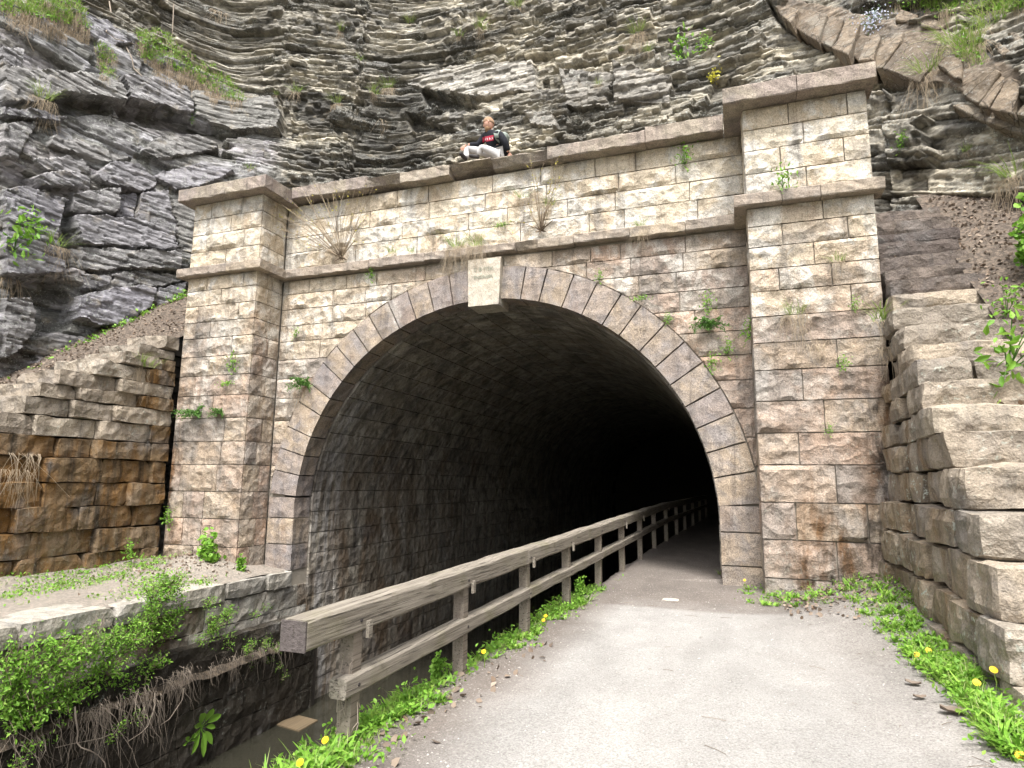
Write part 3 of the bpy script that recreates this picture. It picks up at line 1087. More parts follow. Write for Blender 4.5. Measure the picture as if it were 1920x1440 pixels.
def stair_wing_left():
    t = thing('stone_wing_wall', 'rust-stained rock-faced wing wall stepping down from the left pilaster behind the grassy berm', 'wing wall', (-7.1, -4, 0))
    S = [(4.95, -.62), (4.60, -.95), (4.30, -1.5), (4.08, -1.85), (3.82, -2.35), (3.51, -2.95), (3.24, -3.22), (2.98, -3.42), (2.65, -4.0), (2.28, -4.45), (1.92, -5.0), (1.46, -5.5),
         (1.02, -6.0), (.60, -6.5), (.15, -7.0), (-.4, -7.6)]
    rg = np.random.default_rng(21)
    S = [(1.54 + .98 * (z_ - 1.54), -10.9 + .98 * (y_ + 10.9)) for z_, y_ in S]
    fx = lambda y: -6.72 + .1 * (y + .8)
    for k in range(len(S) - 1):
        zt, yf = S[k]
        zb = S[k + 1][0]
        y = yf
        first = True
        while y < -.92:
            ln = rg.uniform(.6, 1.2) if not first else rg.uniform(.5, 1.1)
            y2 = min(y + ln, -.80)
            if -.80 - y2 < .3:
                y2 = -.80
            x = fx((y + y2) / 2) + rg.uniform(-.06, .06)
            pale = first or (k < 9 and y < -1.7)
            mat = M['step'] if pale else M['wing']
            depth = 1.15 if first else .5
            rbox('step_stone' if first else 'stone', mat, t, (x - depth, y, zb + .004), (x, y2 - .006, zt - .002), amp=.04, rnd=.022, res=.12)
            first = False
            y = y2
    b = MB()
    for k in range(1, len(S) - 1):
        zt, yf = S[k]
        b.add(*box_vf(-8.3, fx(yf) - .2, yf + .15, -.3, S[k + 1][0] - .05, zt - .07))
    b.build('rubble_core', M['joint'], t)
    return t


stair_wing_right()
stair_wing_left()

# ------------------------------------------------------------------ canal, berm, path
WZ = -2.95
obj('ground', [(-300, -300, -4.2), (300, -300, -4.2), (300, 300, -4.2), (-300, 300, -4.2)], [(0, 1, 2, 3)], M['earth'], kind='structure')
obj('water', [(-4.3, -60, WZ), (2.2, -60, WZ), (2.6, 36, WZ), (-4.3, 36, WZ)], [(0, 1, 2, 3)], M['water'], kind='structure')


def grid(x0, x1, y0, y1, nx, ny, zf):
    X, Y = np.meshgrid(np.linspace(x0, x1, nx + 1), np.linspace(y0, y1, ny + 1), indexing='ij')
    Z = zf(X, Y)
    i = np.arange((nx + 1) * (ny + 1)).reshape(nx + 1, ny + 1)
    F = np.stack([i[:-1, :-1], i[1:, :-1], i[1:, 1:], i[:-1, 1:]], -1).reshape(-1, 4)
    return np.stack([X, Y, Z], -1).reshape(-1, 3), F


def fence_x(y):
    return 2.24 + .03 * (y + 5)


def path_z(x, y):
    n = fbm(np.stack([x * 1.1, y * 1.1], -1), 3, 31) * .02 + fbm(np.stack([x * 6, y * 6], -1), 2, 33) * .006
    edge = smooth(x, fence_x(y) - .02, fence_x(y) - .22) * .14
    mound = .24 * smooth(x, 4.6, 6.0) * smooth(y, -4.2, -1.4) * (y < 1) + .10 * smooth(x, 5.2, 6.3) * (y < -1)
    far = smooth(y, 0, 6) * .10
    return n - edge + mound + far


NXP, NYP = 150, 420
U = np.linspace(0, 1, NXP + 1)
Yp = np.concatenate([np.linspace(-60, -11, 20, endpoint=False), np.linspace(-11, 3, 300, endpoint=False), np.linspace(3, 36, 101)])
X = np.zeros((NXP + 1, len(Yp)))
for j, y in enumerate(Yp):
    xe = fence_x(max(y, -12)) - .24 + .05 * vnoise(np.array([y * 1.3, 4.]), 9) + .03 * vnoise(np.array([y * 5, 4.]), 10)
    xr = 7.2 if y < .2 else R_IN + .15
    X[:, j] = xe + (xr - xe) * U
Y = np.broadcast_to(Yp, X.shape)
Z = path_z(X, Y)
i = np.arange(X.size).reshape(X.shape)
F = np.stack([i[:-1, :-1], i[1:, :-1], i[1:, 1:], i[:-1, 1:]], -1).reshape(-1, 4)
obj('path', np.stack([X, Y, Z], -1).reshape(-1, 3), F, M['path'], kind='structure', shade=True)
# earth outside the walls, behind the viewer
obj('right_bank_floor', [(7.15, -60, -.02), (60, -60, -.02), (60, -6.2, -.02), (7.15, -6.2, -.02)], [(0, 1, 2, 3)], M['earth'], kind='structure').name = 'bank_floor'

# towpath retaining wall (canal side, mostly below the rail)
tw = thing('retaining_wall', 'dark towpath retaining wall standing in the canal under the railing', 'retaining wall', (2.0, -8, WZ))
rgc = np.random.default_rng(8)
b = MB()
for z in np.arange(-3.4, -.2, .46):
    y = -14 + rgc.uniform(0, .6)
    while y < 20:
        ln = rgc.uniform(.8, 1.5)
        h = min(.46, -.16 - z)
        xx = fence_x(y) - .20
        if -9 < y < 4:
            stone('stone', M['canal'], tw, ln, h, .2, lin((xx, y + ln, z), (.0, -1, 0), (0, 0, 1), (-1, 0, 0)), rough=.04, res=.22)
        else:
            SEED[0] += 1
            b.add(*face_block(ln, h, .2, lin((xx, y + ln, z), (0, -1, 0), (0, 0, 1), (-1, 0, 0)), SEED[0], rough=.04, res=.4))
        y += ln
b.build('stone', M['canal'], tw, kind='stuff')
b = MB()
v = []
for y in (-60, -12, 20, 36):
    xx = fence_x(max(y, -12)) - .16
    v += [(xx, y, -4.2), (xx, y, -.16), (xx + .5, y, -.16), (xx + .5, y, -4.2)]
b.add(v, [(4 * i + k, 4 * i + 4 + k, 4 * i + 4 + (k + 1) % 4, 4 * i + (k + 1) % 4) for i in range(3) for k in range(4)])
b.build('earth_core', M['joint'], tw)

# canal wall on the far side
XW = -3.86
cw = thing('canal_wall', 'wet black canal wall of coursed stone under the leafy berm', 'canal wall', (-4, -5, WZ))
for z in np.arange(-3.5, -1.55, .48):
    y = -10 + rgc.uniform(0, .6)
    while y < .55:
        ln = rgc.uniform(.7, 1.5)
        y2 = min(y + ln, .55)
        stone('stone', M['canal'], cw, y2 - y, .48, .25, lin((XW, y, z), (0, 1, 0), (0, 0, 1), (1, 0, 0)), rough=.05, res=.16, jit=.012)
        y = y2
for z, h in ((-1.42, .46), (-.96, .42)):
    y = -9.5 + rgc.uniform(0, .5)
    while y < .5:
        ln = rgc.uniform(.55, 1.0)
        y2 = min(y + ln, .5)
        stone('stone', M['cap'] if -2.7 < y < -.2 else M['lining'], cw, y2 - y, h, .25, lin((-4.10, y, z), (0, 1, 0), (0, 0, 1), (1, 0, 0)), rough=.045, res=.12, jit=.01)
        y = y2
y = -10.0
for y2 in (-8.3, -6.6, -5.2, -3.9, -2.75, -1.75, -.75, -.05):
    rbox('cap_stone', M['cap'], cw, (-4.9, y, -.54), (-4.02 + rgc.uniform(-.03, .03), y2 - .012, -.235 + rgc.uniform(-.02, .015)), amp=.025, rnd=.04, res=.15)
    y = y2
b = MB()
b.add(*box_vf(-6.5, -4.17, -60, .7, -4.2, -.56))
b.add(*box_vf(-4.06, XW - .05, -60, .7, -4.2, -1.56))
b.build('earth_core', M['joint'], cw)


def berm_z(x, y):
    m = .34 * np.exp(-(((x + 5.6) / 1.1) ** 2 + ((y + 1.0) / 1.0) ** 2)) + .22 * smooth(x, -6.2, -7.3)
    return -.245 + m + .03 * fbm(np.stack([x * 2, y * 2], -1), 3, 41) - .03 * smooth(x, -4.5, -4.05)


v, f = grid(-7.6, -4.12, -12, -.02, 50, 130, berm_z)
obj('berm', v, f, M['berm'], shade=True, kind='structure')


def shelf_z(x, y):
    return -1.50 + .06 * fbm(np.stack([x * 3, y * 3], -1), 3, 43) - .10 * smooth(x, -3.9, -3.7)


v, f = grid(-4.12, -3.74, -12, .3, 10, 160, shelf_z)
obj('shelf_soil', v, f, M['shelf'], shade=True, kind='structure').name = 'earth_shelf'


# leaf-strewn banks behind both wing walls
def bank_left(x, y):
    z = 2.9 + .80 * (y + 3.25)
    return np.clip(z, -.3, 9) + .07 * fbm(np.stack([x * 2, y * 2], -1), 3, 45) - (.35 + .5 * smooth(y, -1.4, -2.2)) * smooth(x, -8.3, -7.5)


v, f = grid(0, 1, -9, 2.2, 70, 180, lambda x, y: x * 0)
xe_ = np.where(v[:, 1] < -1.0, -7.45 + .1 * (v[:, 1] + .8), -7.45 + .66 * smooth(v[:, 1], -1.2, -.6))
v[:, 0] = -10.4 + (xe_ + 10.4) * v[:, 0]
v[:, 2] = bank_left(v[:, 0], v[:, 1])
obj('leafy_bank', v, f, M['bank'], shade=True, kind='structure')


def bank_right(x, y):
    z = 4.25 + 1.0 * (y + 1.3) + .18 * (x - 7.7) - .12
    return np.clip(z, -.1, 8) + .07 * fbm(np.stack([x * 2, y * 2], -1), 3, 47)


v, f = grid(7.5, 12.5, -7.5, 3.0, 80, 170, bank_right)
obj('leafy_bank', v, f, M['bank'], shade=True, kind='structure')
# packed earth on top of the portal, behind the coping
v, f = grid(-6.6, 6.42, .5, 4.2, 90, 30, lambda x, y: 7.72 + .3 * smooth(y, .8, 2.2) + .05 * fbm(np.stack([x * 2, y * 2], -1), 3, 49))
obj('earth_terrace', v, f, M['bank'], shade=True, kind='structure')

# ------------------------------------------------------------------ cliff
PLAN = np.array([(-10.4, -12), (-9.9, -8), (-9.5, -4), (-9.0, -1.2), (-8.0, .9), (-6.4, 1.75), (-5.1, 2.1), (-4.4, 2.55), (-2, 2.5), (1, 2.35), (4, 2.35), (6.0, 1.75), (7.3, .95),
                 (8.4, .1), (9.1, -1.2), (9.7, -3), (10.2, -6), (10.6, -12)], float)
seg = np.linalg.norm(np.diff(PLAN, axis=0), axis=1)
cum = np.concatenate([[0], np.cumsum(seg)])
# denser where it shows
NU, NZ = 1060, 640
dens_s = np.linspace(0, cum[-1], 4000)
px = np.interp(dens_s, cum, PLAN[:, 0])
py = np.interp(dens_s, cum, PLAN[:, 1])
wgt = np.where(py < -4.2, .18, 1.0)
cw_ = np.concatenate([[0], np.cumsum((wgt[1:] + wgt[:-1]) / 2)])
sU = np.interp(np.linspace(0, cw_[-1], NU), cw_, dens_s)
zz = np.concatenate([np.linspace(-.5, 2.4, 20, endpoint=False), np.linspace(2.4, 18.6, NZ - 40, endpoint=False), np.linspace(18.6, 23, 20)])
# smoothed plan
ker = np.hanning(161)
ker /= ker.sum()
pxs = np.convolve(np.pad(px, 80, 'edge'), ker, 'valid')
pys = np.convolve(np.pad(py, 80, 'edge'), ker, 'valid')
bx = np.interp(sU, dens_s, pxs)
by = np.interp(sU, dens_s, pys)
tx, ty = np.gradient(bx), np.gradient(by)
ln = np.hypot(tx, ty)
nx_, ny_ = ty / ln, -tx / ln                      # outward: towards the viewer's side
SU, ZZ = np.meshgrid(sU, zz, indexing='ij')
BX, BY = np.broadcast_to(bx[:, None], SU.shape), np.broadcast_to(by[:, None], SU.shape)
NXo, NYo = np.broadcast_to(nx_[:, None], SU.shape), np.broadcast_to(ny_[:, None], SU.shape)
s_corner = np.interp(0, [0], [0])
# lean back with height
lean = .16 * np.maximum(ZZ - 3, 0) + .10 * np.maximum(ZZ - 9, 0)
lean = np.where(BX > 7, .10 * np.maximum(ZZ - 3, 0) + .32 * np.maximum(ZZ - 8.3, 0), lean)
P0 = np.stack([BX - NXo * lean, BY - NYo * lean, ZZ], -1)
UV = project(P0)
uu, vv = UV[..., 0], UV[..., 1]
front = UV[..., 2] > 1
uu = np.where(front, uu, -9999)
leftness = smooth(uu, 545, 500) * (BX < 0)            # grey massive slabs
ridge = np.interp(uu, [-200, 0, 130, 250, 350, 470, 540], [-60, -10, 20, 62, 120, 188, 240])
leftness = leftness * smooth(vv, ridge - 25, ridge + 5)
rightness = smooth(uu, 1380, 1520) * (BX > 0)
# bedding: warped height, dipping to the right on the right-hand side
warp = .22 * fbm(np.stack([SU * .12, ZZ * .16], -1), 2, 51) + .025 * fbm(np.stack([SU * 1.2, ZZ * 1.2], -1), 2, 52)
scorn = np.interp(7.2, [0, 1], [0, 1])
s_r = float(np.interp(1, [0, 1], [0, cum[12]]))
dip = .13 * np.minimum(SU - float(np.interp(1, [0, 1], [0, cum[7]])), 0) + np.where(SU > s_r - 2.5, .42 * (SU - s_r + 2.5), 0)
Bd = ZZ + dip + warp


def beds(seed, tmin, tmax, lo=-5, hi=40):
    rg = np.random.default_rng(seed)
    t = rg.uniform(tmin, tmax, 3000) ** 1.0
    c = lo + np.cumsum(t)
    return c[c < hi]


def bed_layer(seed, tmin, tmax, lmin, lmax, amp, tilt, groove, gw):
    edges = beds(seed, tmin, tmax)
    k = np.searchsorted(edges, Bd)
    e0 = edges[np.clip(k - 1, 0, len(edges) - 1)]
    e1 = edges[np.clip(k, 0, len(edges) - 1)]
    inb = Bd - e0
    dist = np.minimum(inb, e1 - Bd)
    L = lmin + (lmax - lmin) * hash01(k, seed=seed + 1)
    a = SU / L + hash01(k, seed=seed + 2) * 10 + .10 * fbm(np.stack([SU * 5, ZZ * 5], -1), 2, seed + 3)
    c = np.floor(a)
    fr = a - c
    jt = .5 * (hash01(k, c, seed=seed + 8) - .5)
    c = np.where(fr > .75 + jt * .5, c + 1, c)
    r1 = hash01(k, c, seed=seed + 4)
    r2 = hash01(k, c, seed=seed + 5) - .5
    r3 = hash01(k, c, seed=seed + 6) - .5
    h = amp * (r1 - .5) * 2
    h = h + tilt * (r2 * (a - c) * L + r3 * 1.6 * (Bd - (e0 + e1) / 2))
    h = h - groove * (.4 + 1.6 * (hash01(k, seed=seed + 11) > .55)) * np.exp(-(dist / gw) ** 2)
    return h, hash01(k, c, seed=seed + 7), hash01(k, seed=seed + 9)


h1, t1, kb1 = bed_layer(60, .28, .85, .8, 2.6, .16, .30, .10, .03)
h2, t2, kb2 = bed_layer(70, .07, .24, .14, .70, .10, .22, .07, .022)
h3, t3, kb3 = bed_layer(80, .055, .11, .10, .32, .045, .2, .03, .018)
rough_n = fbm(np.stack([SU * 1.1, ZZ * 1.1], -1), 4, 55)
fine_n = fbm(np.stack([SU * 9, Bd * 22], -1), 3, 56)
shale = np.clip(1 - leftness - .35 * rightness, .0, 1)
disp = h1 * (.75 * leftness + .70 * shale + .5 * rightness) + h2 * (.22 * leftness + 1.0 * shale) + h3 * (.35 * leftness + .9 * shale) + (.07 + .08 * leftness) * rough_n + .018 * fine_n
disp = disp + shale * .06 * fbm(np.stack([SU * .5, Bd * 1.5], -1), 3, 58)

grey, tan, brown = np.array([.195, .189, .183]), np.array([.36, .325, .255]), np.array([.30, .235, .17])
mixt = np.clip(.5 + .9 * fbm(np.stack([SU * .55, ZZ * .7], -1), 3, 57) + .35 * (t1 - .5) + .45 * (t2 - .5), 0, 1)[..., None]
col = (1 - mixt) * np.array([.155, .147, .13]) + mixt * tan
lcol = grey * (.75 + .5 * t1[..., None]) * np.stack([1 + .08 * (kb1 - .5), np.ones_like(kb1), 1 + .16 * (t2 - .5)], -1)
col = col * (1 - leftness[..., None]) + lcol * leftness[..., None]
col = col * (.55 + .8 * t2[..., None])
black = smooth(fbm(np.stack([SU * .45, Bd * .9], -1), 4, 59) + .30 * np.exp(-(((uu - 680) / 170) ** 2 + ((vv - 260) / 60) ** 2)) + .3 * np.exp(-(((uu - 1330) / 60) ** 2 + ((vv - 190) / 50) ** 2)) + .25 * np.exp(-(((uu - 1690) / 70) ** 2 + ((vv - 320) / 90) ** 2)), .02, .35) * shale * .8
col = col * (1 - black[..., None]) + np.array([.045, .043, .038]) * black[..., None]

BLK_L = [
    ([(0, 128), (90, 138), (215, 150), (233, 195), (190, 188), (105, 180), (60, 200), (0, 190)], .30),
    ([(224, 150), (236, 193), (330, 211), (362, 213), (364, 198), (350, 165), (300, 152)], .26),
    ([(362, 168), (470, 190), (512, 188), (528, 215), (528, 250), (440, 250), (367, 216)], .30),
    ([(0, 203), (60, 214), (115, 226), (110, 234), (0, 222)], .26),
    ([(0, 234), (65, 230), (55, 255), (25, 300), (0, 295)], .16),
    ([(95, 256), (150, 270), (250, 300), (200, 308), (130, 290), (88, 275)], .14),
    ([(263, 285), (290, 262), (370, 262), (410, 280), (400, 290), (340, 300), (290, 300)], .22),
    ([(300, 322), (375, 310), (440, 330), (400, 345), (330, 358), (285, 330)], .16),
    ([(172, 330), (200, 308), (260, 312), (290, 350), (272, 362), (210, 350), (180, 345)], .30),
    ([(130, 365), (220, 358), (218, 400), (205, 405), (130, 400)], .20),
    ([(222, 365), (255, 362), (253, 412), (215, 410)], .10),
    ([(258, 365), (312, 362), (325, 435), (330, 470), (145, 460), (135, 405), (200, 409), (256, 416)], .26),
    ([(322, 375), (368, 380), (362, 475), (336, 470)], .08),
    ([(145, 466), (332, 476), (330, 510), (150, 505)], .22),
    ([(0, 360), (40, 350), (122, 380), (100, 430), (112, 515), (0, 520)], .26),
    ([(140, 560), (215, 540), (286, 540), (285, 575), (240, 610), (180, 615), (135, 600)], .26),
    ([(292, 540), (355, 530), (340, 570), (292, 580)], .16),
    ([(0, 560), (50, 560), (60, 620), (30, 660), (0, 670)], .22),
    ([(146, 516), (212, 514), (204, 536), (150, 547)], .18),
    ([(214, 514), (350, 516), (352, 527), (290, 538), (208, 537)], .12),
    ([(60, 330), (125, 320), (165, 335), (165, 358), (70, 350)], .16),
    ([(60, 300), (120, 295), (160, 305), (165, 328), (80, 322)], .10),
    ([(130, 20), (200, 40), (250, 82), (215, 88), (170, 70)], .16),
    ([(0, 90), (40, 95), (38, 130), (0, 126)], .2),
]
_r = lambda L: [(1440 + x / 4, y / 4) for x, y in L]
BLK_R = [
    (_r([(105, 115), (170, 50), (230, 60), (165, 170)]), .20),
    (_r([(150, 168), (230, 58), (440, 100), (370, 310), (300, 270)]), .30),
    (_r([(372, 312), (450, 110), (570, 150), (470, 350)]), .24),
    (_r([(474, 352), (590, 135), (700, 150), (600, 410)]), .32),
    (_r([(620, 402), (700, 250), (770, 280), (670, 450)]), .22),
    (_r([(674, 452), (780, 180), (850, 260), (790, 440)]), .27),
    (_r([(795, 432), (900, 240), (1010, 230), (1000, 320), (850, 490), (805, 500)]), .24),
    (_r([(852, 502), (1010, 330), (1150, 260), (1290, 320), (1260, 430), (1130, 610), (990, 560)]), .34),
    (_r([(1265, 480), (1330, 420), (1460, 430), (1450, 595), (1400, 590)]), .30),
    (_r([(1450, 700), (1560, 560), (1640, 500), (1750, 540), (1572, 772)]), .28),
    (_r([(1576, 775), (1752, 552), (1800, 560), (1652, 802)]), .20),
    (_r([(1656, 804), (1802, 592), (1915, 600), (1830, 862)]), .30),
    (_r([(1860, 862), (1940, 770), (1960, 890)]), .24),
    (_r([(950, 110), (1000, 60), (1130, 110), (1090, 150), (960, 140)]), .30),
    (_r([(1132, 130), (1200, 100), (1320, 180), (1300, 212), (1150, 192)]), .30),
    (_r([(880, 662), (940, 600), (1050, 650), (1000, 712)]), .16),
    (_r([(1030, 702), (1080, 650), (1180, 700), (1130, 760)]), .16),
    (_r([(1380, 790), (1480, 760), (1900, 930), (1920, 1020), (1650, 920)]), .16),
    (_r([(1310, 1012), (1330, 970), (1540, 1080), (1500, 1170), (1370, 1120)]), .14),
    (_r([(1790, 240), (1850, 230), (1920, 280), (1880, 330)]), .2),
    (_r([(1690, 330), (1730, 300), (1810, 360), (1760, 410)]), .2),
]
BLK_C = [
    ([(845, 120), (1000, 115), (1010, 170), (880, 184), (760, 160)], .09),
    ([(1052, 132), (1148, 140), (1140, 200), (1062, 204)], .12),
    ([(1152, 122), (1260, 150), (1255, 195), (1152, 190)], .09),
    ([(985, 212), (1040, 218), (1045, 244), (1000, 240)], .12),
]
RECESS = [([(212, 196), (290, 206), (366, 222), (420, 246), (380, 246), (300, 242), (225, 222)], .42), ([(104, 184), (200, 192), (206, 215), (110, 215)], .34),
          ([(30, 530), (110, 522), (135, 560), (135, 616), (60, 640), (20, 560)], .40), ([(40, 352), (95, 352), (95, 378), (60, 392)], .22), ([(110, 372), (133, 370), (138, 520), (112, 515)], .30),
          ([(185, 452), (240, 440), (268, 470), (200, 462)], .12), (_r([(0, 30), (25, 25), (110, 150), (380, 335), (660, 445), (1130, 625), (1130, 650), (990, 600), (640, 465), (360, 360), (90, 180)]), .34),
          (_r([(870, 150), (1150, 200), (1340, 250), (1340, 310), (1100, 230), (900, 195)]), .5), (_r([(1555, 785), (1660, 815), (1830, 875), (1920, 905), (1920, 930), (1640, 830)]), .25),
          ([(790, 168), (880, 190), (905, 205), (800, 200)], .36), ([(760, 212), (850, 240), (855, 256), (770, 246)], .32), ([(1340, 140), (1400, 150), (1360, 215), (1310, 215)], .3),
          ([(620, 225), (720, 245), (725, 262), (630, 250)], .2), ([(530, 195), (545, 195), (545, 250), (532, 252)], .35)]


def inside(poly, wobk=4.0):
    x, y = uu + wobk * wob1, vv + wobk * wob2_
    c = np.zeros(x.shape, bool)
    n = len(poly)
    bb = np.array(poly)
    box = (x > bb[:, 0].min() - 1) & (x < bb[:, 0].max() + 1) & (y > bb[:, 1].min() - 1) & (y < bb[:, 1].max() + 1)
    ii = np.nonzero(box)
    xs_, ys_ = x[ii], y[ii]
    cc = np.zeros(xs_.shape, bool)
    for a in range(n):
        x1, y1 = poly[a]
        x2, y2 = poly[(a + 1) % n]
        if y1 == y2:
            continue
        cond = ((y1 > ys_) != (y2 > ys_)) & (xs_ < (x2 - x1) * (ys_ - y1) / (y2 - y1) + x1)
        cc ^= cond
    c[ii] = cc
    return c


wob1 = fbm(np.stack([SU * 3, ZZ * 3], -1), 2, 91)
wob2_ = fbm(np.stack([SU * 3, ZZ * 3], -1), 2, 92)
blk_id = np.full(SU.shape, -1, int)
rgb_ = np.random.default_rng(33)
BLOCKS = [(p, h, 'L') for p, h in BLK_L] + [(p, h, 'C') for p, h in BLK_C]
for poly, d in RECESS:
    m_ = inside(poly) & front
    disp = np.where(m_, disp * .5 - d, disp)
    col = np.where(m_[..., None], col * .55, col) if False else col
band = inside(_r([(60, 60), (170, 20), (440, 60), (700, 120), (900, 150), (1350, 250), (1640, 430), (1960, 560), (1960, 920), (1560, 800), (1400, 640), (1130, 640), (660, 460), (380, 330), (120, 170)]), 6) & front
disp = np.where(band, .10 + .05 * rough_n + .3 * h3 + .01 * fine_n, disp)
col = np.where(band[..., None], np.array([.17, .135, .10]) * (.8 + .5 * t2[..., None]), col)
for n, (poly, hgt, typ) in enumerate(BLOCKS):
    if typ == 'R':
        c_ = np.mean(np.array(poly), 0)
        d_ = np.array(poly) - c_
        poly = [tuple(q) for q in c_ + d_ * (1 + 3.0 / np.maximum(np.linalg.norm(d_, axis=1), 8))[:, None]]
        hgt = .2 + .45 * (hgt - .2) + .05
    m_ = inside(poly, 1.0 if typ == 'R' else 5.0) & front
    if not m_.any():
        continue
    cu, cv = np.mean([p[0] for p in poly]), np.mean([p[1] for p in poly])
    ti = rgb_.normal(0, 1, 2)
    sca = .0011 if typ == 'R' else .0009
    plane = hgt + sca * (ti[0] * (uu - cu) + (ti[1] * .7 - (.4 if typ == 'L' else 0)) * (vv - cv))
    lay = .35 * h2 * (typ == 'L') + .7 * h2 * (typ == 'C') + .25 * h3 + .015 * fine_n + .035 * rough_n
    if typ == 'R':
        lay = .03 * fbm(np.stack([SU * 4, ZZ * 2.], -1), 3, 95 + n) + .012 * fine_n
    base_d = .22 * np.mean(rough_n[m_]) if m_.any() else 0
    disp = np.where(m_, plane + lay + base_d, disp)
    tint = rgb_.uniform(.8, 1.25)
    if typ == 'R':
        cc_ = brown * tint * np.array([1, rgb_.uniform(.93, 1.08), rgb_.uniform(.9, 1.15)])
    elif typ == 'L':
        cc_ = grey * tint * np.array([1, 1.0, rgb_.uniform(.95, 1.14)])
    else:
        cc_ = np.array([.30, .28, .245]) * tint * (.6 + .6 * t2[..., None])
    col = np.where(m_[..., None], cc_ * (.85 + .3 * t3[..., None]), col)
    blk_id[m_] = n
# the left mass steps back above its grassy ridge
above = (vv < ridge) & (BX < -3.5) & (uu < 545) & front
back = np.clip((ridge - vv) / 60.0, 0, 1) * smooth(uu, 540, 420)
disp = np.where(above & (blk_id < 0), disp - .7 * back, disp)
col = np.where((above & (blk_id < 0))[..., None], (.17 + .26 * mixt) * np.array([.74, .68, .56]) * (.6 + .7 * t2[..., None]), col)

PC = P0.copy()
PC[..., 0] += NXo * disp
PC[..., 1] += NYo * disp
# a little vertical jitter so that ledges are not straight
PC[..., 2] += .02 * fine_n
idx = np.arange(SU.size).reshape(SU.shape)
FQ = np.stack([idx[:-1, :-1], idx[1:, :-1], idx[1:, 1:], idx[:-1, 1:]], -1).reshape(-1, 4)
bf = blk_id.ravel()[FQ]
same = (bf == bf[:, :1]).all(1)
fb = np.where(same, bf[:, 0], -1)
VC = PC.reshape(-1, 3)
CCol = np.clip(col, .02, .6).reshape(-1, 3)


def rock_obj(name, faces, parent=None, **props):
    used, inv = np.unique(faces, return_inverse=True)
    me = make_mesh(name, VC[used], inv.reshape(faces.shape).astype(np.int32), M['cliff'])
    a = me.color_attributes.new('rock', 'FLOAT_COLOR', 'POINT')
    c4 = np.ones((len(used), 4), np.float32)
    c4[:, :3] = CCol[used]
    a.data.foreach_set('color', c4.ravel())
    return link(name, me, parent, **props)


vx, vz = VC[:, 0], VC[:, 2]
hid = ((vx > -6.0) & (vx < 6.2) & (vz < 7.3)) | (vz < -.4)
keep = ~hid[FQ].any(1)
cliff = rock_obj('cliff', FQ[(fb < 0) & keep], kind='structure')
for n in range(len(BLOCKS)):
    fs = FQ[(fb == n) & keep]
    if len(fs) > 8:
        rock_obj('rock_slab' if BLOCKS[n][2] == 'R' else 'rock_block', fs, cliff)
# hill behind the cliff's rim
top = VC.reshape(NU, NZ, 3)[::8, -1]
hv = np.concatenate([top, top + np.array([0, 14, 3.]) + np.stack([np.sign(top[:, 0]) * 14, np.zeros(len(top)), np.zeros(len(top))], -1)])
nT = len(top)
obj('hill', hv, [(k, k + 1, nT + k + 1, nT + k) for k in range(nT - 1)], M['earth'], kind='structure')

BVH = BVHTree.FromPolygons([tuple(p) for p in VC[:, :].tolist()], FQ[:, :].tolist())


def on_cliff(u, v):
    d = Vector(ray(u, v)).normalized()
    loc, nor, _, _ = BVH.ray_cast(Vector(CC), d)
    return (np.array(loc), np.array(nor)) if loc else (None, None)


# the tilted brown slabs at the upper right: solid pieces lying against the rock
s = NT('brown_slab_rock')
_g = s.noise(1.0, 6, .7, s.scaled((5, 5, 5)), .6)
_b = s.ramp(s.rand(), [(0, (.16, .13, .10)), (.35, (.27, .215, .155)), (.7, (.21, .165, .12)), (1, (.31, .26, .19))])
_b = s.mix(s.ramp(_g, [(.42, 0), (.62, .75)]), _b, (.12, .10, .08))
_b = s.mix(s.ramp(s.noise(2.2, 4, .6), [(.52, 0), (.66, .6)]), _b, (.24, .225, .19))
_b = s.mix(s.ramp(s.noise(16, 5, .8), [(.57, 0), (.64, .65)]), _b, (.42, .41, .37))
_cr = s.voronoi(2.6, s.mix(.2, s.pos, s.noise(2, 4, out=1)), 'DISTANCE_TO_EDGE')
_b = s.mix(s.ramp(_cr, [(0, .8), (.025, 0)]), _b, (.04, .034, .028))
_b = s.mix(1.0, _b, s.ramp(s.noise(45, 4, .75), [(.3, .7), (.7, 1.2)]), 'MULTIPLY')
M['slab'] = s.done(_b, .85, s.bump(_g, .9, .09, s.bump(s.noise(45, 3, .7), .4, .015)))
rgs = np.random.default_rng(12)
